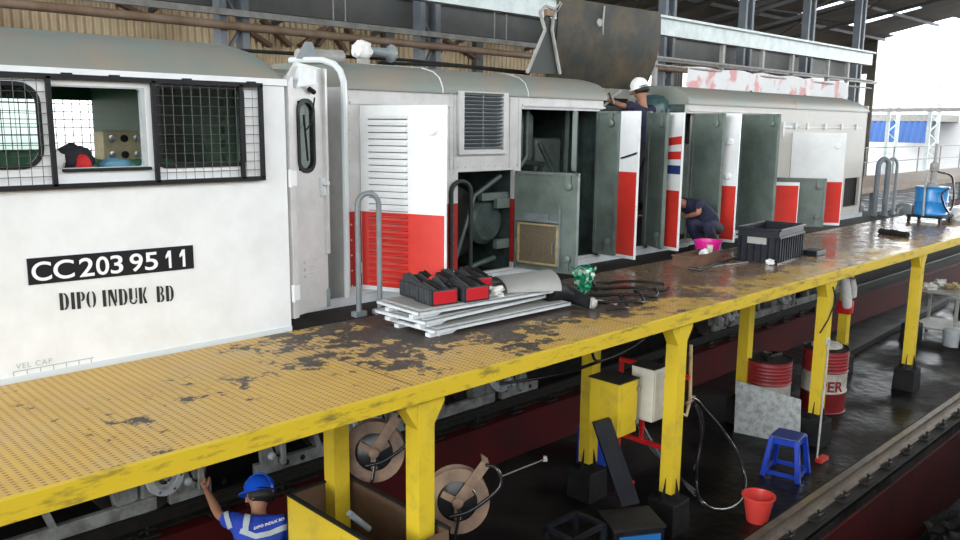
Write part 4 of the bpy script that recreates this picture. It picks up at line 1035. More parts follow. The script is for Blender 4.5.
# black sleeve, green bag, cables
p=[at(548,291,Z=.16),at(562,292,Z=.13),at(575,297,Z=.08),at(590,303,Z=.06)]
tag(MB().tube(p,[.1,.085,.07,.055],14).build('rubber_sleeve',M['black'],None,60),'black rubber sleeve lying between the curved sheet and the green bag','sleeve')
tag(MB().lathe([(.0,0),(.05,0),(.055,.03),(.03,.06),(0,.06)],p[-1],(.8,-.5,0),16).build('round_cap',M['pipeg'],None,40),'grey round cap at the end of the black sleeve','cap')
t=at(582,297,Z=.0); b=MB(); rings=[]
rnd=random.Random(5)
for k in range(12):
    v=k/11; z=.03+v*.25; R=.045+.085*v**.8
    rings.append([(t.x+.02+math.cos(a*2*PI/22)*R*(1+.22*math.sin(a*2.1+k*.9)+rnd.uniform(-.12,.12)),t.y+math.sin(a*2*PI/22)*R*.75*(1+.2*math.cos(a*3.3+k)+rnd.uniform(-.12,.12)),z+.03*math.sin(a*1.7)*v) for a in range(22)])
tag(b.rings(rings,True,True).build('plastic_bag',M['foil'],None,20),'crumpled shiny green and white bag standing on the deck','bag')
for i in range(5):
    a=at(596+i*5,290+i*3,Z=.02); pts=[]
    for k in range(14):
        f=k/13; pts.append((a.x+f*.75-.1*i,a.y+.25*math.sin(f*4+i)-.12*f,.018+.03*abs(math.sin(f*6+i))))
    tag(MB().tube(curve_pts(pts,3),.016,6).build('cable',M['black'],None,60),'black cable coiled loosely on the deck behind the green bag','cable','tangled cables on the deck')
tag(MB().bar(at(597,300,Z=.02),at(617,304,Z=.02),.03,.015,bev=.003).build('steel_strip',M['pipeg']),'short pale steel strip on the deck beside the green bag','strip')
# brown carton, pink bucket, crate
t=thing('carton',(9.05,5.25,0),'low brown cardboard carton with open top on the deck before the pink bucket','carton')
c0=Vector((8.6,5.16,0)); d=Vector((.93,.08,0)).normalized(); e=Vector((-d.y,d.x,0)); Lc,Wc,Hc=.74,.26,.13
b=MB()
for a_,b_,c_,d_ in(((0,0),(Lc,0),0,0),((0,Wc),(Lc,Wc),0,0),((0,0),(0,Wc),0,0),((Lc,0),(Lc,Wc),0,0)):
    b.bar(c0+d*a_[0]+e*a_[1]+Vector((0,0,Hc/2)),c0+d*b_[0]+e*b_[1]+Vector((0,0,Hc/2)),.012,Hc)
b.obox(c0+d*Lc/2+e*Wc/2+Vector((0,0,.01)),d*Lc/2,e*Wc/2,(0,0,.01)); b.build('carton_wall',M['brown'],t)
MB().obox(c0+d*.06+e*Wc/2+Vector((0,0,.13)),d*.1,e*Wc/2,(0,0,.008)).build('flap',M['brown'],t)
bk=c0+d*.55+e*.12
tag(blob('rag',(bk.x,bk.y,.12),(.06,.045,.04),M['cloth_white'],9,jit=.8,flat=.03),'small white rag stuffed in the brown carton','rag')
tag(MB().lathe([(.0,0),(.035,0),(.042,.09),(.036,.09),(.03,.01)],c0+d*.72+e*.13+Vector((0,0,.1)),(0,0,1),18).build('cup',M['ivory'],None,40),'small ivory cup in the brown carton beside the white rag','cup')
def bucket(name,c,r0,r1,h,m,label,handle=True,seg=36):
    t=thing(name,c,label,'bucket')
    MB().lathe([(0,0),(r0,0),(r0+(r1-r0)*.93,h*.93),(r1+.012,h*.935),(r1+.012,h),(r1-.006,h),(r0-.01,.012),(0,.012)],c,(0,0,1),seg,False).build('bucket_body',M[m],t,35)
    if handle:
        pts=[Vector(c)+Vector(((r1+.012)*math.cos(a),-.03-.6*r1*math.sin(a)*1.0,h*.9-.55*h*math.sin(a))) for a in [PI*k/12 for k in range(13)]]
        MB().tube(pts,.006,6).build('handle',M[m],t,50)
    return t
bucket('bucket',(9.56,5.53,0),.13,.175,.21,'pink','bright pink plastic bucket standing on the deck behind the brown carton')
cr=thing('crate',(9.95,4.8,0),'large black plastic crate with ribbed sides on the deck','crate')
c0=Vector((9.6,4.6,0)); d=Vector((1,.1,0)).normalized(); e=Vector((-.1,1,0)).normalized(); Lc,Wc,Hc=.85,.5,.42
b=MB()
for P_,Q_ in(((0,0),(Lc,0)),((0,Wc),(Lc,Wc)),((0,0),(0,Wc)),((Lc,0),(Lc,Wc))):
    p=c0+d*P_[0]+e*P_[1]; q=c0+d*Q_[0]+e*Q_[1]; b.bar(p+Vector((0,0,Hc/2)),q+Vector((0,0,Hc/2)),.02,Hc)
b.obox(c0+d*Lc/2+e*Wc/2+Vector((0,0,.02)),d*Lc/2,e*Wc/2,(0,0,.015)); b.build('crate_body',M['crate'],cr)
b=MB()
for P_,Q_ in(((-.02,-.02),(Lc+.02,-.02)),((-.02,Wc+.02),(Lc+.02,Wc+.02)),((-.02,0),(-.02,Wc)),((Lc+.02,0),(Lc+.02,Wc))):
    p=c0+d*P_[0]+e*P_[1]; q=c0+d*Q_[0]+e*Q_[1]; b.bar(p+Vector((0,0,Hc)),q+Vector((0,0,Hc)),.03,.03,bev=.004); b.bar(p+Vector((0,0,Hc-.09)),q+Vector((0,0,Hc-.09)),.02,.02)
b.build('crate_rim',M['crate'],cr)
b=MB()
for k in range(11): p=c0+d*(.03+k*.079)+e*-.018; b.bar(p+Vector((0,0,.02)),p+Vector((0,0,Hc-.1)),.02,.02)
for k in range(6): p=c0+e*(.03+k*.088)+d*-.018; b.bar(p+Vector((0,0,.02)),p+Vector((0,0,Hc-.1)),.02,.02)
b.build('crate_rib',M['crate'],cr)
p=c0+e*.25+d*-.032; MB().obox(p+Vector((0,0,.28)),(.008,0,0),e*.12,(0,0,.04)).build('faded_label',M['sheetgrey'],cr)
tag(blob('rag',(9.55,4.66,.03),(.05,.05,.04),M['cloth_white'],12,jit=.7,flat=.002),'tiny white paper scrap at the foot of the black crate','scrap')
tag(MB().box(10.62,10.9,4.55,4.75,0,.07,.01).build('tool_case',M['crate']),'small flat black case on the deck beside the black crate','case')
for i,(a,c_) in enumerate((((700,268),(748,262)),((720,262),(742,258)),((706,263),(728,266)))):
    tag(MB().bar(at(*a,Z=.012),at(*c_,Z=.012),.014,.014).build('steel_rod',M['shine' if i else 'pipeg']),['long thin steel rod in front of the brown carton','short shiny rod nearest the black crate','short shiny rod crossing the long one'][i],'rod')
tag(MB().tube([at(688,268,Z=.03),at(700,270,Z=.02),at(715,264,Z=.05),at(735,258,Z=.03)],.018,8).build('cable',M['blackhose'],None,50),'black cable in front of the brown carton','cable')
t=at(880,231,Z=.04); q=at(908,235,Z=.04)
pp=thing('pipe_piece',((t+q)/2)-Vector((0,0,.04)),'short dark pipe piece lying alone on the shining deck','pipe')
MB().tube([t,q],.045,14).build('pipe_tube',M['soot'],pp,40); MB().tube([t+(q-t)*.42,t+(q-t)*.6],.055,14).build('pipe_collar',M['soot'],pp,40)
# blue grease drum with pump on a trolley
c=Vector((16.35,5.0,0)); t=thing('grease_pump',c,'bright blue grease drum with a hand pump on a wheeled base','pump')
b=MB(); b.lathe([(0,.13),(.27,.13),(.28,.15),(.27,.17),(.27,.35),(.28,.37),(.27,.39),(.27,.6),(.285,.62),(.27,.64),(0,.64)],c,(0,0,1),36); b.build('drum',M['pumpblue'],t,35)
b=MB(); b.box(c.x-.34,c.x+.34,c.y-.3,c.y+.3,.09,.13,.01); b.build('trolley_base',M['soot'],t)
for sx,sy in((-1,-1),(-1,1),(1,-1),(1,1)): MB().lathe([(.02,-.02),(.05,-.02),(.05,.02),(.02,.02)],c+Vector((sx*.28,sy*.26,.05)),(0,1,0),16).build('castor',M['black'],t,40)
b=MB(); b.lathe([(.1,.64),(.1,.68),(.05,.7),(.05,.9),(.075,.92),(.075,1.05),(.03,1.08),(.025,1.4)],c,(0,0,1),20); b.build('pump_head',M['pipeg'],t,40)
MB().tube([c+Vector((0,0,.98)),c+Vector((-.3,-.1,1.0))],.02,8).build('pump_handle',M['greymet'],t,40)
b=MB(); b.tube(curve_pts([c+Vector((.06,-.05,.9)),c+Vector((.35,-.2,.8)),c+Vector((.3,-.28,.4)),c+Vector((0,-.3,.2)),c+Vector((-.3,-.25,.5)),c+Vector((-.1,-.3,.62))]),.018,8); b.build('hose',M['blackhose'],t,50)
b=MB(); b.tube([c+Vector((-.36,0,.13)),c+Vector((-.4,0,.6)),c+Vector((-.36,0,.95))],.02,8); b.build('push_bar',M['pipeg'],t,40)
tag(blob('sack',(17.05,4.8,.1),(.26,.2,.12),M['cloth_white'],15,jit=.4,flat=0.002),'white lumpy sack lying beside the blue grease drum','sack')
# ---------------------------------------------------------------- below the deck
# yellow open bin
t=thing('steel_bin',(3.6,4.6,FL),'open yellow steel bin on the shop floor behind the blue-helmeted worker','bin')
bx0,bx1,by0,by1,tz=3.0,3.52,3.85,5.07,-1.04
b=MB(); b.box(bx0,bx0+.012,by0,by1,FL,tz)
b.build('outer_wall',M['yellow'],t); b=MB(); b.box(bx1-.012,bx1,by0,by1,FL,tz); b.box(bx0,bx1,by1-.012,by1,FL,tz); b.box(bx0,bx1,by0,by0+.012,FL,tz); b.box(bx0,bx1,by0,by1,FL,FL+.012)
b.box(bx0+.012,bx0+.02,by0,by1,FL,tz); b.build('bin_wall',M['rustd'],t)
b=MB(); b.box(bx0-.008,bx0+.025,by0,by1,tz-.004,tz+.012); b.box(bx1-.025,bx1+.008,by0,by1,tz-.004,tz+.012); b.box(bx0,bx1,by1-.025,by1+.008,tz-.004,tz+.012)
b.build('bin_rim',M['soot'],t)
# hose reels
def reel(c,nrm,R,label,k):
    c=Vector(c); n=Vector(nrm).normalized(); t=thing('hose_reel',c,label,'hose reel','rusty hose reels hanging under the platform')
    MB().lathe([(.06,-.09),(R,-.09),(R,-.08),(R*.62,-.075),(.06,-.07)],c,n,40).build('flange',M['rust'],t,35)
    MB().lathe([(.62*R,.07),(R,.075),(R,.085),(.62*R,.09),(.62*R,.07)],c,n,40,False).build('flange',M['rust'],t,35)
    b=MB(); b.lathe([(.06,-.08),(R*.7,-.07),(R*.74,0),(R*.6,.06),(.06,.08)],c,n,32); b.build('wound_hose',M['blackhose'],t,35)
    a=n.cross(Vector((0,0,1))).normalized(); u=a.cross(n)*-1
    u=Vector((0,0,1))-n*n.z; u.normalize()
    b=MB()
    for j in range(3):
        an=.5+j*2.1; v=a*math.cos(an)+u*math.sin(an); b.bar(c+n*.095+v*.03,c+n*.095+v*R*.55,.05,.01,up=n)
    b.build('spoke',M['rust'],t)
    arm=(a*(-.55)+u*.83).normalized()
    if k: arm=(a*(-.6)+u*.8).normalized()
    b=MB(); b.bar(c+n*.11,c+n*.11+arm*(R*1.45),.075,.012,up=n); b.bar(c+n*.11+arm*(R*1.45),c-n*.11+arm*(R*1.5),.06,.012,up=arm); b.lathe([(.035,.1),(.04,.14),(.02,.15)],c,n,14); b.build('swing_arm',M['rust'],t,40)
    b=MB(); b.tube(curve_pts([c+n*.1+arm*R*1.4,c+n*.16+arm*R*1.3-a*.1,c+n*.16+arm*R*.6-a*.22,c+n*.15-a*.1-u*R*.2,c+n*.14+a*.06-u*R*.4]),.014,8); b.build('hose_tail',M['blackhose'],t,50)
    b=MB(); b.tube([c+n*.12-a*R*.1+u*.02,c+n*.13-u*R*.6,c+n*.12-u*R*1.25+a*.03],.012,8); b.build('hose_end',M['blackhose'],t,50)
    b=MB(); b.bar(c-n*.1,c-n*.3,.06,.06); b.bar(c+a*R*.9-n*.12,c+a*R*1.15-n*.12+u*.0,.03,.3); b.build('wall_bracket',M['soot'],t)
reel((3.72,4.95,-.86),(-.62,-.75,.2),.235,'rusty hose reel hanging just behind the two nearest yellow posts',0)
reel((3.95,4.25,-1.1),(-.62,-.75,.2),.24,'lower rusty hose reel between the front post and the yellow bin',1)
# electric boxes
def wbox(x0,x1,y0,y1,z0,z1,m,name,label,cat,top='soot'):
    t=thing(name,((x0+x1)/2,(y0+y1)/2,z0),label,cat)
    MB().box(x0,x1,y0,y1,z0,z1,.008).build('casing',M[m],t); MB().box(x0-.01,x1+.01,y0-.01,y1+.01,z1,z1+.012).build('lid',M[top],t)
    MB().box(x0+.03,x1-.03,y0-.006,y0,z0+.03,z1-.03).build('door_panel',M[m],t)
    b=MB()
    for z in(z0+.08,z1-.12): b.box(x1-.02,x1+.015,y0-.014,y0+.02,z,z+.04)
    b.build('clasp',M['greymet'],t); return t
wbox(6.02,6.32,4.3,4.64,-1.2,-.68,'yellow','switch_box','yellow electrical box on the back post with a cable over it','box')
wbox(6.42,6.62,4.2,4.45,-1.12,-.6,'ivory','switch_box','ivory electrical box on the red frame beside the front post','box')
# red frame
fx=6.8; R_=lambda y,z:(fx,y,z)
t=thing('hose_stand',(6.8,4.5,FL),'bright red welded frame standing between the yellow and ivory boxes','frame')
b=MB(); 
for y in(4.84,4.56,4.28): b.bar(R_(y,-.72),R_(y,-1.5),.035)
b.bar(R_(4.86,-.7),R_(4.05,-.72),.04); b.bar(R_(4.86,-1.5),R_(4.2,-1.5),.04); b.bar(R_(4.84,-1.5),R_(4.84,FL),.035); b.bar(R_(4.28,-1.5),R_(4.28,FL),.035)
b.bar((6.8,4.84,FL+.02),(7.1,4.84,FL+.02),.035); b.bar((6.8,4.28,FL+.02),(7.1,4.28,FL+.02),.035); b.build('frame_bar',M['framered'],t)
b=MB(); 
for k in range(3): b.tube(curve_pts([(6.86,4.6+.05*k,-.85),(6.87,4.72,-1.15-.05*k),(6.88,4.5,-1.5-.04*k),(6.9,4.25,-1.75),(6.95,4.0,-1.9-.03*k)]),.013,8)
b.build('hose',M['blackhose'],t,50)
# hose loop on the front post
hp=lambda x,y,Yy=4.12: at(x,y,Y=Yy)
t=thing('hose_loop',hp(693,400),'glossy black hose looped from a hook on the yellow post','hose')
MB().tube(curve_pts([hp(690,398),hp(697,401),hp(705,410),hp(722,430),hp(738,455,4.0),hp(745,478,3.9),hp(742,497,3.8),hp(730,508,3.75),hp(713,509,3.75),hp(700,500,3.8),hp(696,485),hp(697,465),hp(701,440),hp(699,418),hp(693,404)]),.019,10).build('hose',M['blackhose'],t,60)
MB().tube(curve_pts([hp(692,400,4.2),hp(700,412,4.2),hp(703,430,4.2),hp(699,450,4.2),hp(694,470,4.2)]),.015,8).build('hose',M['blackhose'],t,60)
MB().tube([hp(686,404),hp(692,400),hp(694,396)],.02,8).build('hook',M['rust'],t,60)
tag(MB().tube([at(691,345,Y=4.12),at(690,400,Y=4.12),at(686,416,Y=4.12),at(682,414,Y=4.12)],.018,8).build('conduit',M['brassrim'],None,50),'thin yellow conduit beside the front post above the hose loop','conduit')
# cable over the yellow box
tag(MB().tube(curve_pts([at(660,324,Y=4.1),at(636,345,Y=4.3),at(600,361,Y=4.4),at(592,352,Y=4.4),at(590,347,Y=4.3)]),.014,8).build('cable',M['blackhose'],None,50),'black cable sagging over the yellow electrical box','cable')
tag(MB().tube([at(600,361,Y=4.5),at(570,372,Y=4.9),at(540,378,Y=5.2),at(500,384,Y=5.6)],.016,8).build('cable',M['blackhose'],None,50),'black cable running from the yellow box toward the bogie','cable')
# blue canister
c=(7.15,5.45,FL); t=thing('canister',c,'dark blue plastic canister on the shop floor behind the back post','canister')
MB().lathe([(0,0),(.16,0),(.17,.03),(.17,.44),(.13,.5),(.05,.52),(.05,.56),(0,.56)],c,(0,0,1),28).build('canister_body',M['pvcblue'],t,35)
MB().tube([Vector(c)+Vector((-.08,0,.5)),Vector(c)+Vector((-.05,0,.6)),Vector(c)+Vector((.05,0,.6)),Vector(c)+Vector((.08,0,.5))],.012,8).build('handle',M['pvcblue'],t,50)
# plank
pq=[at(594,424,Y=4.2),at(611,419,Y=4.2),at(640,503,Y=4.0),at(622,507,Y=4.0)]
b=MB(); b.rings([[p for p in pq],[p+Vector((.03,.05,0)) for p in pq]]); tag(b.build('plank',M['crate']),'dark plank leaning against the yellow back post','plank')
# dark metal stool frame
t=thing('metal_stand',(5.2,4.05,FL),'dark square metal stand without a top on the shop floor','stand')
b=MB(); x0,x1,y0,y1,zt_=4.92,5.32,3.9,4.2,-1.66
for x in(x0,x1):
    for y in(y0,y1): MB().bar((x,y,FL),(x,y,zt_),.035).build('leg',M['crate'],t)
b.bar((x0,y0,zt_),(x1,y0,zt_),.035); b.bar((x0,y1,zt_),(x1,y1,zt_),.035); b.bar((x0,y0,zt_),(x0,y1,zt_),.035); b.bar((x1,y0,zt_),(x1,y1,zt_),.035); b.build('top_frame',M['crate'],t)
# case with blue edge
t=thing('tool_box',(5.75,3.85,FL),'dark box with a blue front and green side next to the concrete footing','box')
MB().obox((5.72,3.9,-1.95),(.2,-.12,0),(.1,.16,0),(0,0,.2),.01).build('box_body',M['crate'],t)
MB().obox((5.72-.1,3.9-.165,-1.85),(.16,-.1,0),(.004,.006,0),(0,0,.05)).build('blue_face',M['binblue'],t)
MB().obox((5.72-.18,3.9-.12,-2.02),(.08,-.05,0),(.004,.006,0),(0,0,.08)).build('green_face',M['green'],t)
MB().obox((5.72,3.9,-1.745),(.21,-.125,0),(.105,.165,0),(0,0,.012),.005).build('lid',M['soot'],t)
# blue stool
def stool(c,label):
    t=thing('plastic_stool',c,label,'stool'); c=Vector(c); h=.47
    b=MB(); b.box(c.x-.155,c.x+.155,c.y-.155,c.y+.155,c.z+h-.03,c.z+h,.02); b.build('seat',M['navy'],t)
    for s in(0,1):
        for sx in(-1,1):
            pass
    b=MB()
    for a in range(4):
        an=a*PI/2+PI/4; 
        top=c+Vector((.19*math.cos(an),.19*math.sin(an),h-.02)); bot=c+Vector((.27*math.cos(an),.27*math.sin(an),0))
        g=MB(); g.bar(top,bot,.055,.055,bev=.008); g.build('leg',M['pvcblue'],t)
    for a in range(4):
        an=a*PI/2+PI/4; bn=an+PI/2
        for f,w in((.03,.07),(.8,.045)):
            r_=.19+.08*f; p=c+Vector((r_*math.cos(an),r_*math.sin(an),h*(1-f)-.04)); q=c+Vector((r_*math.cos(bn),r_*math.sin(bn),h*(1-f)-.04)); b.bar(p,q,.018,w)
    b.build('apron',M['pvcblue'],t); t.rotation_euler=(0,0,.15)
stool((8.55,3.82,FL),'bright blue plastic stool standing on the oily shop floor')
bucket('bucket',(7.28,3.5,FL),.1,.15,.27,'bucketred','red plastic bucket on the shop floor beside the shiny rail',False)
# oil drums
def drum(c,label,word):
    t=thing('oil_drum',c,label,'drum','red and white oil drums on the shop floor'); R=.29; h=.88
    pr=[(0,0),(R,0),(R+.008,.01),(R,.02),(R,.28),(R+.01,.295),(R,.31),(R,.56),(R+.01,.575),(R,.59)]
    for k in range(5): pr+= [(R,.62+.045*k),(R+.005,.632+.045*k),(R,.645+.045*k)]
    pr+=[(R,.86),(R+.01,.87),(R+.01,.88),(R-.01,.88),(R-.015,.865),(0,.865)]
    o=MB().lathe(pr,c,(0,0,1),44).build('drum_body',[M['drumred'],M['drumwhite'],M['soot']],t,35)
    for p_ in o.data.polygons:
        z=p_.center.z
        p_.material_index=1 if .22<z<.56 else (2 if z>.864 else 0)
    b=text_mb(word,.2,(0,0,0),(1,0,0),(0,0,1),.003,.004)
    an0=math.atan2(-c[1],-c[0])+.35
    for v in b.b.verts:
        a=an0-.55+v.co.x/R; rr=R+.004-v.co.y*0-(.0 if abs(v.co.y)<1 else 0)+ (0.002 if v.co.y<0 else 0)
        z=v.co.z; v.co=Vector((c[0]+rr*math.cos(a),c[1]+rr*math.sin(a),c[2]+.32+z))
    b.build('lettering',M['drumred'],t)
    MB().lathe([(.03,.865),(.03,.885),(0,.885)],Vector(c)+Vector((.15,.1,0)),(0,0,1),12).build('bung',M['greymet'],t)
    return t
drum((9.95,4.78,FL),'red and white oil drum standing behind the pale speckled board','PER')
t=drum((11.05,4.5,FL),'red and white oil drum with a pale lid behind the front yellow post','PER')
tag(MB().lathe([(0,0),(.2,0),(.2,.03),(.17,.045),(0,.05)],(11.05,4.5,FL+.881),(0,0,1),28).build('lid',M['drumwhite'],None,35),'pale round lid resting on the farther oil drum','lid')
tag(MB().tube([(9.8,4.7,FL+.9),(9.9,4.85,FL+.93),(10.1,4.8,FL+.9),(10.0,4.65,FL+.93),(9.85,4.72,FL+.91)],.03,8).build('rubber_scrap',M['soot'],None,50),'dark coil of rubber heaped on the nearer oil drum','scrap')
pq=[at(734,432,Z=FL+.0),at(800,446,Z=FL+.0)]; pt=[pq[0]+Vector((.16,.1,.62)),pq[1]+Vector((.16,.1,.52))]
b=MB(); b.rings([[pq[0],pq[1],pt[1],pt[0]],[p+Vector((.02,.012,0)) for p in(pq[0],pq[1],pt[1],pt[0])]]); tag(b.build('board',M['board']),'pale speckled board leaning against the red oil drum','board')
# broom by the front post, its head pink
t=thing('broom',at(820,462,Z=FL),'long grey stick with a pink head leaning on the front yellow post','broom')
MB().tube([at(829,340,Y=3.9),at(817,458,Y=3.62)],.012,8).build('stick',M['pipeg'],t,40)
p=at(822,459,Z=FL+.03); MB().obox(p,(.1,.0,0),(0,.04,0),(0,0,.025),.006).build('broom_head',M['bucketred'],t)
p=at(829,338,Y=3.92); tag(MB().box(p.x-.05,p.x+.0,3.9,3.94,p.z-.08,p.z+.0,.005).build('switch',M['lgrey']),'small grey switch box on the front yellow post above the broom','switch')
# white and red cloths on the back post
t=thing('cloth_bundle',(12.8,4.85,-1.0),'white and red cloths tied around the back yellow post','cloth')
for a,b_,r,m in(((845,277),(846,300),.07,'cloth_white'),((852,279),(853,296),.06,'cloth_white'),((846,290),(847,306),.075,'cloth_white')):
    MB().tube([at(*a,Y=4.84),at(a[0]+1,(a[1]+b_[1])/2,Y=4.82),at(*b_,Y=4.84)],[r*.8,r,r*.9],12).build('cloth',M[m],t,50)
p=at(848,303,Y=4.9); q=at(847,316,Y=4.9); MB().box(12.77,12.95,4.9,5.1,q.z,p.z,.02).build('red_band',M['framered'],t,40)
tag(MB().tube([at(852,278,Y=4.6),at(820,277,Y=4.0),at(800,285,Y=3.93)],.008,6).build('string',M['black'],None,50),'thin black string between two yellow posts','string')
tag(MB().tube([at(833,287,Y=3.93),at(836,300,Y=3.92),at(828,320,Y=3.92),at(820,333,Y=3.92)],.01,6).build('cable',M['black'],None,50),'thin black cable running down the front yellow post','cable')
# rod with pale tip on the dark ground
p=at(500,477,Z=-1.9); q=at(545,459,Z=-1.9)
t=thing('long_rod',(p+q)/2,'thin rod with a pale tip reaching toward the red plinth','rod'); MB().tube([p,q],.008,6).build('rod_bar',M['pipeg'],t,40); MB().lathe([(0,-.03),(.03,-.02),(.02,.03)],q,(0,0,1),8).build('rod_tip',M['cloth_white'],t)
tag(MB().tube([at(349,513,Y=4.4),at(369,529,Y=4.4)],.022,8).build('metal_tube',M['greymet'],None,40),'short grey tube between the yellow bin and the hose reel','tube')
# trolley at the far right
t=thing('workshop_trolley',(17,4.9,FL),'pale metal workshop trolley on the shop floor beyond the posts','trolley')
x0,x1,y0,y1=16.2,17.2,4.35,5.1
for x in(x0,x1):
    for y in(y0,y1): MB().bar((x,y,FL),(x,y,-1.25),.05).build('leg',M['pipeg'],t)
b=MB(); b.box(x0,x1,y0,y1,-1.28,-1.25); b.box(x0,x1,y0,y1,FL+.2,FL+.23); b.build('shelf',M['pipeg'],t)
for k,(x,y,m) in enumerate(((16.4,4.9,'cloth_white'),(16.8,4.6,'brassrim'),(16.95,4.9,'cloth_white'))):
    tag(blob('rag',(x,y,-1.2),(.16,.12,.06),M[m],30+k,jit=.8,flat=-1.249),['white rag at the near corner of the workshop trolley','brownish rag in the middle of the workshop trolley','white rag at the back of the workshop trolley'][k],'rag')
tag(MB().bar((13.6,5.3,FL+.06),(20,5.6,FL+.06),.1,.1).build('floor_pipe',M['soot']),'dark pipe lying on the floor along the red plinth','pipe')
tag(MB().lathe([(.05,0),(.16,.02),(.18,.3),(.12,.34)],(16.0,4.3,FL),(0,0,1),20).build('tin_can',M['lgrey'],None,40),'shiny tin on the wet floor beside the workshop trolley','tin')
# debris in the inspection pit
for k,(px,py,s) in enumerate(((915,512,.22),(945,528,.16),(895,528,.12))):
    p=at(px,py,Z=-3.2); tag(blob('scrap_lump',(p.x,p.y,-3.2),(s*1.6,s,s),M['raild'],40+k,jit=.8,flat=-3.3),['large greasy lump of scrap in the inspection pit','greasy lump of scrap in the pit at the frame corner','smallest greasy lump of scrap in the inspection pit'][k],'scrap')
# ---------------------------------------------------------------- people
def skinned(name,V,E,m,parent,root=0,sub=2):
    L=world_loc(parent)
    me=bpy.data.meshes.new(name); me.from_pydata([Vector(v[:3])-L for v in V],E,[]); me.materials.append(m)
    o=bpy.data.objects.new(name,me); C.objects.link(o); o.parent=parent
    md=o.modifiers.new('s','SKIN'); md.use_smooth_shade=True; md.branch_smoothing=.6
    for i,v in enumerate(V):
        r=v[3]; s=me.skin_vertices[0].data[i]; s.radius=(r,r) if not isinstance(r,tuple) else r; s.use_root=(i==root)
    o.modifiers.new('u','SUBSURF').levels=sub; o.modifiers['u'].render_levels=sub
    return o
def lerp(a,b,f): return Vector(a).lerp(Vector(b),f)
def person(loc,label,J,shirt,trous,group=None,helmet=None,hd=None,sleeve=.45,cap=None,hands=True):
    """J: joints (world): pelvis, waist, chest, neck, head, and per side sh,el,wr,hip,kn,an,toe"""
    t=thing('person',loc,label,'person')
    V=[];E=[];idx={}
    def add(k,p,r,par=None):
        V.append((*p,r)); idx[k]=len(V)-1
        if par is not None: E.append((idx[par],idx[k]))
    add('pel',J['pel'],.15); add('wai',J['wai'],.135,'pel'); add('che',J['che'],.15,'wai'); add('neb',lerp(J['che'],J['neck'],.7),.075,'che')
    add('neck',J['neck'],.054,'neb'); add('jaw',lerp(J['neck'],J['head'],.6),.078,'neck'); add('head',J['head'],.108,'jaw'); add('top',Vector(J['head'])+(Vector(J['head'])-Vector(J['neck'])).normalized()*.07,.09,'head')
    for s in 'LR':
        add('sh'+s,J['sh'+s],.062,'che'); add('ua'+s,lerp(J['sh'+s],J['el'+s],.5),.046,'sh'+s); add('el'+s,J['el'+s],.038,'ua'+s); add('fa'+s,lerp(J['el'+s],J['wr'+s],.35),.038,'el'+s); add('wr'+s,J['wr'+s],.025,'fa'+s)
        d=(Vector(J['wr'+s])-Vector(J['el'+s])).normalized(); pn=Vector(J.get('palm'+s,(0,0,-1))); sd=d.cross(pn).normalized()
        add('pa'+s,Vector(J['wr'+s])+d*.05,(.032,.018),'wr'+s); add('kn_'+s,Vector(J['wr'+s])+d*.085,(.036,.016),'pa'+s)
        for f in range(4):
            base=Vector(J['wr'+s])+d*.09+sd*(f-1.5)*.02; Lf=(.07,.08,.075,.055)[f]
            add(f'f{f}a{s}',base+d*.02,.0095,'kn_'+s); add(f'f{f}b{s}',base+d*(.02+Lf*.5)+pn.normalized()*.012,.0088,f'f{f}a{s}'); add(f'f{f}c{s}',base+d*(.015+Lf*.85)+pn.normalized()*.036,.007,f'f{f}b{s}')
        th=Vector(J['wr'+s])+d*.035-sd*.035*(1 if s=='L' else -1)
        add('t0'+s,th,.013,'pa'+s); add('t1'+s,th+d*.035-sd*.02*(1 if s=='L' else -1)+pn.normalized()*.015,.01,'t0'+s); add('t2'+s,th+d*.06-sd*.022*(1 if s=='L' else -1)+pn.normalized()*.03,.008,'t1'+s)
        add('hip'+s,J['hip'+s],.085,'pel'); add('th'+s,lerp(J['hip'+s],J['kn'+s],.5),.075,'hip'+s); add('kn'+s,J['kn'+s],.054,'th'+s); add('ca'+s,lerp(J['kn'+s],J['an'+s],.35),.052,'kn'+s); add('an'+s,J['an'+s],.034,'ca'+s); add('toe'+s,J['toe'+s],(.035,.025),'an'+s)
    skinned('body',V,E,M['skin'],t)
    # turn the body into one solid mesh; cut the clothes from its own surface, lifted off the skin
    bo=[c for c in t.children if c.name.startswith('body')][0]
    bpy.context.view_layer.update(); me=bpy.data.meshes.new_from_object(bo.evaluated_get(bpy.context.evaluated_depsgraph_get()))
    bo.modifiers.clear(); old=bo.data; bo.data=me; bpy.data.meshes.remove(old); me.materials.clear(); me.materials.append(M['skin'])
    for p in me.polygons: p.use_smooth=True
    L0=world_loc(t)
    segs=[('T','pel','wai'),('T','wai','che'),('C','che','neb'),('N','neb','neck'),('N','neck','head')]
    for s in 'LR': segs+=[('T','che','sh'+s),('U','sh'+s,'el'+s),('F','el'+s,'wr'+s),('F','wr'+s,'kn_'+s),('P','pel','hip'+s),('P','hip'+s,'kn'+s),('P','kn'+s,'an'+s),('Q','an'+s,'toe'+s)]
    def classify(p):
        best=None
        for k,a,b in segs:
            A,B=Vector(V[idx[a]][:3]),Vector(V[idx[b]][:3]); d=B-A; f=max(0,min(1,(p-A).dot(d)/d.length_squared)); ra=V[idx[a]][3]; rb=V[idx[b]][3]
            ra=max(ra) if isinstance(ra,tuple) else ra; rb=max(rb) if isinstance(rb,tuple) else rb
            q=(p-(A+d*f)).length-(ra+(rb-ra)*f)
            if best is None or q<best[0]: best=(q,k,f)
        return best[1:]
    bm=bmesh.new(); bm.from_mesh(me); bm.normal_update()
    cls=[classify(v.co+L0) for v in bm.verts]
    waist=(Vector(J['pel'])*.55+Vector(J['wai'])*.45)
    ax_=(Vector(J['che'])-Vector(J['pel'])).normalized()
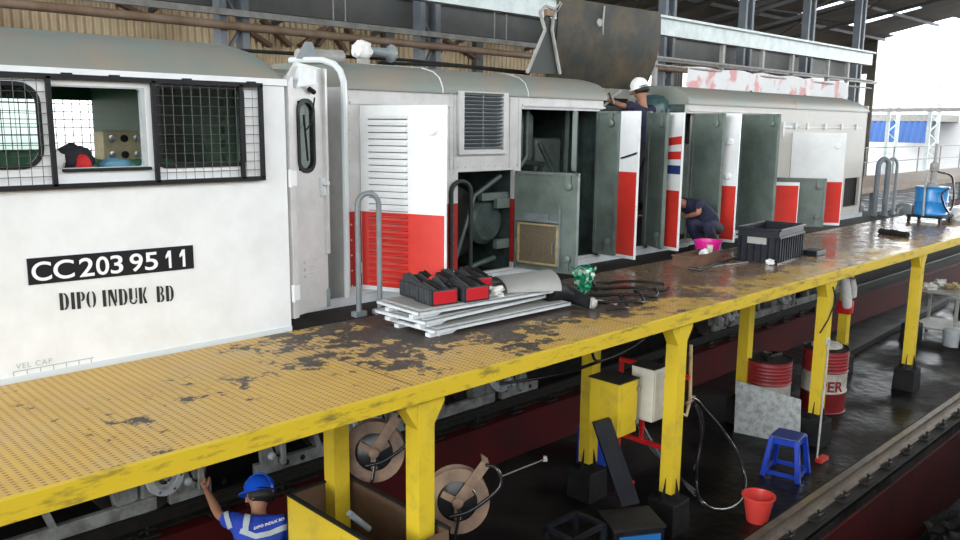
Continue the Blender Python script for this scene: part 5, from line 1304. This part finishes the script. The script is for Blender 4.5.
    def is_shirt(i,v):
        k,f=cls[i]
        if k in 'TP' and (v.co+L0-waist).dot(ax_)<-.02: return False
        return k=='T' or (k=='C' and f<.9) or (k=='U' and f<sleeve+.22) or (k=='P' and (v.co+L0-waist).dot(ax_)>-.02)
    def is_tr(i,v):
        k,f=cls[i]
        return k=='P' or (k=='T' and (v.co+L0-waist).dot(ax_)<.09)
    for nm,fn,lift,mt in(('shirt',is_shirt,.02,shirt),('trousers',is_tr,.014,trous)):
        ok=[fn(i,v) for i,v in enumerate(bm.verts)]
        vm={}; vs=[]; fs=[]
        for f_ in bm.faces:
            if all(ok[v.index] for v in f_.verts):
                for v in f_.verts:
                    if v.index not in vm:
                        vm[v.index]=len(vs); vs.append(v.co+v.normal*lift)
                fs.append([vm[v.index] for v in f_.verts])
        m2=bpy.data.meshes.new(nm); m2.from_pydata(vs,[],fs); m2.materials.append(M[mt])
        for p in m2.polygons: p.use_smooth=True
        o2=bpy.data.objects.new(nm,m2); C.objects.link(o2); o2.parent=t
        so=o2.modifiers.new('thick','SOLIDIFY'); so.thickness=.012; so.offset=-1
        if nm=='shirt':
            n_=o2.modifiers.new('sub','SUBSURF'); n_.levels=1; n_.render_levels=1
            dt=bpy.data.textures.get('folds') or bpy.data.textures.new('folds','CLOUDS'); dt.noise_scale=.12
            dm=o2.modifiers.new('folds','DISPLACE'); dm.texture=dt; dm.strength=.03; dm.mid_level=.45
    bm.free()
    for s in 'LR':
        a,b=Vector(J['an'+s]),Vector(J['toe'+s]); d=(b-a); d.z=0; d.normalize()
        m=MB(); z=min(a.z,b.z)-.04; sdv=Vector((-d.y,d.x,0)); m.obox(Vector((a.x,a.y,z+.045))+d*.07,d*.14,sdv*.048,(0,0,.045),.02); m.build('shoe',M['black'],t,50)
    # head details: hair cap, ears, nose, eyes, mouth
    hc=Vector(J['head'])+Vector((0,0,.015)); f=Vector(hd).normalized(); up=(Vector(J['head'])-Vector(J['neck'])).normalized(); f=(f-up*f.dot(up)).normalized(); sd=f.cross(up)
    m=MB()
    for s in(-1,1): m.obox(hc+sd*s*.088-up*.02,f*.012,sd*.008,up*.028,.006)
    m.obox(hc+f*.095-up*.02,f*.015,sd*.012,up*.022,.006); m.build('face_relief',M['skin'],t,60)
    m=MB()
    for s in(-1,1): m.lathe([(0,0),(.011,0),(.008,.006)],hc+sd*s*.032+f*.084+up*.005,f,10)
    m.obox(hc+f*.086-up*.065,f*.004,sd*.024,up*.004); m.build('face_mark',M['hair'],t)
    m=MB(); bmesh.ops.create_uvsphere(m.b,u_segments=24,v_segments=14,radius=1)
    for v in m.b.verts:
        c=v.co.copy(); v.co=hc+sd*c.x*.112+f*(c.y*.116-.018)+up*(c.z*.105-.012)
        if c.z<-.15: v.co+=up*((-.15-c.z)*.06) - f*.0
        if c.y>.5 and c.z<.3: v.co-=f*.05
    m.build('hair',M['hair'],t,60)
    if helmet:
        m=MB(); rings=[]; R=.112
        for k in range(9):
            a=k/8*PI/2; r=R*math.cos(a)**.75 if k<8 else .004; h=.03+.125*math.sin(a)
            rings.append([hc+sd*math.cos(q*2*PI/40)*r*.93+f*math.sin(q*2*PI/40)*r*1.08+up*(h) for q in range(40)])
        base=[[hc+sd*math.cos(q*2*PI/40)*(R+e)*.93+f*(math.sin(q*2*PI/40)*(R+e)*1.08+(.035 if math.sin(q*2*PI/40)>.3 and e>0 else 0)*math.sin(q*2*PI/40))+up*hh for q in range(40)] for e,hh in((-.006,.01),(.008,.008),(.009,.018),(0,.03))]
        m.rings(base+rings[0:],True,True)
        for s in(-1,0,1):
            pts=[hc+sd*s*.03+f*R*1.03*math.cos(q)+up*(.036+.125*math.sin(q)) for q in [PI*k/14 for k in range(1,14)]]
            m.tube(pts,.008,6)
        m.build('hard_hat',M[helmet],t,50)
    return t,hc,f,sd,up
# worker below the deck, arm up to the bogie
N=at(260,513,Y=5.4); Hd=at(259,497,Y=5.47)
shL=at(239,523,Y=5.42); shR=at(281,521,Y=5.2)
che=(shL+shR)/2+Vector((-.03,-.05,-.1)); wai=che+Vector((-.1,-.14,-.24)); pel=wai+Vector((0,-.03,-.2))
elL=at(219,515,Y=5.65); wrL=at(207,491,Y=5.88)
J=dict(pel=pel,wai=wai,che=che,neck=N+Vector((0,.02,.02)),head=Hd,shL=shL,shR=shR,elL=elL,wrL=wrL,palmL=(.6,.3,-.2),elR=shR+Vector((.12,.02,-.28)),wrR=shR+Vector((.0,.25,-.4)),palmR=(0,.2,-1))
for s,k in(('L',-1),('R',1)):
    h=pel+Vector((.07*k,-.06*k,-.04)); J['hip'+s]=h; J['kn'+s]=h+Vector((.05*k,.22,-.26)); J['an'+s]=Vector((h.x+.06*k,h.y+.02,FL+.09)); J['toe'+s]=J['an'+s]+Vector((0.02,.15,-.05))
t,hc,f,sd,up=person((pel.x,pel.y,FL),'person in a blue hard hat and royal blue shirt reaching up to the bogie',J,'shirtblue','trousers',helmet='helmblue',hd=(-.35,.85,.1))
print('worker1',[tuple(round(c,2) for c in v) for v in(N,Hd,shL,shR,elL,wrL,pel)],(shL-elL).length,(elL-wrL).length)
# reflective tape across the back and shoulder, built on the shirt
bn=Vector((-.62,-.74,.25)).normalized()
def onback(px,py,Y): return at(px,py,Y=Y)
def tape(pts,w,name,m,par):
    from mathutils.bvhtree import BVHTree
    dg=bpy.context.evaluated_depsgraph_get(); sh=[c for c in par.children if c.name.startswith('shirt')][0]
    bpy.context.view_layer.update(); ev=sh.evaluated_get(dg); me=ev.to_mesh(); bv=BVHTree.FromPolygons([sh.matrix_world@v.co for v in me.vertices],[tuple(p.vertices) for p in me.polygons]); ev.to_mesh_clear()
    gr=[]
    P_=[]
    for (x0,y0),(x1,y1) in zip(pts,pts[1:]):
        for k in range(8): P_.append((x0+(x1-x0)*k/8,y0+(y1-y0)*k/8))
    P_.append(pts[-1]); 
    for i,(x,y) in enumerate(P_):
        a=P_[max(i-1,0)]; c=P_[min(i+1,len(P_)-1)]; d=Vector((c[0]-a[0],c[1]-a[1])).normalized(); nx,ny=-d.y,d.x; r=[]
        for j in(-1,-.33,.33,1):
            qx,qy=x+nx*w/2*j,y+ny*w/2*j; dr=at(qx,qy,Z=CAMH-1)-CAM; dr.normalize()
            h=bv.ray_cast(CAM,dr); 
            if h[0] is None: r=None; break
            r.append(h[0]+h[1]*.006)
        if r: gr.append(r)
    if len(gr)>2: MB().sheet(gr,.004).build(name,M[m],par,60); return True
    print('tape missed',name)
tape([(241,531),(256,536.5),(270,533.5),(287,526)],5,'reflective_tape','reflect',t)
tape([(248,514),(246.5,524),(246,531)],5.5,'reflective_tape','reflect',t)
tape([(225,509),(228,519),(231,528)],4.5,'reflective_tape','reflect',t)
def text_on(par,s,x0,y0,x1,y1,hpx,m):
    """lettering laid on the shirt surface"""
    from mathutils.bvhtree import BVHTree
    dg=bpy.context.evaluated_depsgraph_get(); sh=[c for c in par.children if c.name.startswith('shirt')][0]
    ev=sh.evaluated_get(dg); me=ev.to_mesh(); bv=BVHTree.FromPolygons([sh.matrix_world@v.co for v in me.vertices],[tuple(p.vertices) for p in me.polygons]); ev.to_mesh_clear()
    b=text_mb(s,1,(0,0,0),(1,0,0),(0,0,1),.02,.02); W=max(v.co.x for v in b.b.verts)
    for v in b.b.verts:
        u=v.co.x/W; px=x0+(x1-x0)*u; py=y0+(y1-y0)*u-v.co.z*hpx; dr=(at(px,py,Z=CAMH-1)-CAM).normalized(); h=bv.ray_cast(CAM,dr)
        lift=.006 if v.co.y<0 else .003
        if h[0] is None: h=bv.find_nearest(world_loc(par)+Vector((0,-.3,1.2)))
        v.co=h[0]+h[1]*lift
    b.build('lettering',M[m],par)
text_on(t,'DIPO INDUK BD',254,530,284,520,3.6,'white_txt')
# worker in the open hood bay
N=at(642.5,101.5,Y=6.62); Hd=at(640,91,Y=6.66)
shL=at(622,107,Y=6.62); shR=at(662,108,Y=6.62)
mid=(shL+shR)/2; shL=mid+(shL-mid).normalized()*.2; shR=mid-(shL-mid).normalized()*.2
che=mid+Vector((0,0,-.12)); wai=che+Vector((0.0,0,-.26)); pel=wai+Vector((0,.0,-.2))
J=dict(pel=pel,wai=wai,che=che,neck=N,head=Hd,shL=shL,shR=shR,elL=shL+Vector((-.24,.03,.02)),wrL=shL+Vector((-.33,.22,.1)),palmL=(0,1,-.3),elR=shR+Vector((.15,.1,-.26)),wrR=shR+Vector((.15,.33,-.3)),palmR=(0,.3,-1))
for s,k in(('L',-1),('R',1)):
    h=pel+Vector((.09*k,0,-.05)); J['hip'+s]=h; J['kn'+s]=Vector((h.x+.02*k,h.y+.06,(h.z+.58)/2+.02)); J['an'+s]=Vector((h.x+.02*k,h.y+.02,.62)); J['toe'+s]=J['an'+s]+Vector((0,.15,-.05))
t,hc,f,sd,up=person((pel.x,pel.y,.53),'person in a white hard hat and navy shirt working in the uncovered hood bay',J,'shirtnavy','trousers',helmet='helmwhite',hd=(-.2,1,.1),sleeve=.6)
print('worker2',[tuple(round(c,2) for c in v) for v in(N,Hd,shL,shR,pel)])
tape([(641.5,113),(646,113.5),(649,116),(650,119)],1.2,'shirt_print','white_txt',t)
text_on(t,'OMOTIF',641.5,124.5,650,124.5,2.2,'white_txt')
# crouching worker reaching into the hood
pel=Vector((10.04,5.74,.32)); wai=Vector((9.97,5.82,.49)); che=Vector((9.8,5.96,.61)); N=Vector((9.6,6.06,.67)); Hd=Vector((9.47,6.12,.67))
J=dict(pel=pel,wai=wai,che=che,neck=N,head=Hd,shL=che+Vector((-.02,.16,.06)),shR=che+Vector((-.1,-.17,.05)),elL=Vector((9.6,6.25,.4)),wrL=Vector((9.42,6.4,.45)),palmL=(0,0,-1))
el=at(699,213,Y=5.74); wr=at(677,219,Y=6.1); J['elR']=el; J['wrR']=el+(wr-el).normalized()*.25; J['palmR']=(0,.2,-1)
for s,k in(('L',1),('R',-1)):
    h=pel+Vector((0,.1*k,-.02)); J['hip'+s]=h; J['kn'+s]=h+Vector((-.38,.03*k,.1)); J['an'+s]=Vector((h.x-.12,h.y+.03*k,.09)); J['toe'+s]=J['an'+s]+Vector((-.15,0,-.05))
person((9.95,5.75,0),'person in dark clothes crouching at the hood behind the pink bucket',J,'shirtnavy','trousers',hd=(-1,.2,-.2))
print('w3 arm',(J['shR']-el).length)
# ---------------------------------------------------------------- light
w=bpy.data.worlds.new('world'); scene.world=w; w.use_nodes=True
bg=w.node_tree.nodes['Background']; bg.inputs[0].default_value=(.93,.97,1,1); bg.inputs[1].default_value=2.7
nt=w.node_tree; tc=nt.nodes.new('ShaderNodeTexCoord'); sp=nt.nodes.new('ShaderNodeSeparateXYZ'); nt.links.new(tc.outputs['Generated'],sp.inputs[0])
rm=nt.nodes.new('ShaderNodeValToRGB'); e=rm.color_ramp.elements; e[0].position=.46; e[0].color=(.16,.15,.14,1); e[1].position=.52; e[1].color=(.93,.97,1,1)
mr=nt.nodes.new('ShaderNodeMapRange'); mr.inputs[1].default_value=-1; mr.inputs[2].default_value=1; nt.links.new(sp.outputs[2],mr.inputs[0]); nt.links.new(mr.outputs[0],rm.inputs[0]); nt.links.new(rm.outputs[0],bg.inputs[0])
# low bright daylight at both open ends of the hall
def mth(op,a,b=None):
    n=nt.nodes.new('ShaderNodeMath'); n.operation=op
    for i,v in enumerate((a,b)):
        if v is None: continue
        if isinstance(v,(int,float)): n.inputs[i].default_value=v
        else: nt.links.new(v,n.inputs[i])
    return n.outputs[0]
ax=mth('POWER',mth('ABSOLUTE',sp.outputs[0]),14.0); hz=nt.nodes.new('ShaderNodeMapRange'); hz.interpolation_type='SMOOTHSTEP'; hz.inputs[1].default_value=-.03; hz.inputs[2].default_value=.03; nt.links.new(sp.outputs[2],hz.inputs[0])
nt.links.new(mth('ADD',3.0,mth('MULTIPLY',mth('MULTIPLY',ax,hz.outputs[0]),14.0)),bg.inputs[1])
def lamp(name,kind,loc,target,power,size=1,sy=None,col=(1,1,1),**k):
    l=bpy.data.lights.new(name,kind); l.energy=power; l.color=col
    if kind=='AREA':
        l.shape='RECTANGLE'; l.size=size; l.size_y=sy or size
    if kind=='SUN': l.angle=size
    if kind=='SPOT': l.spot_size=size; l.spot_blend=k.get('blend',.3); l.shadow_soft_size=k.get('soft',.1)
    o=bpy.data.objects.new(name,l); C.objects.link(o); o.location=loc
    d=Vector(target)-Vector(loc); o.rotation_euler=d.to_track_quat('-Z','Y').to_euler(); return o
vs=scene.view_settings; vs.view_transform='Standard'; vs.look='None'; vs.gamma=1; vs.use_curve_mapping=False; vs.exposure=0.25
scene.cycles.max_bounces=6; scene.cycles.transparent_max_bounces=12
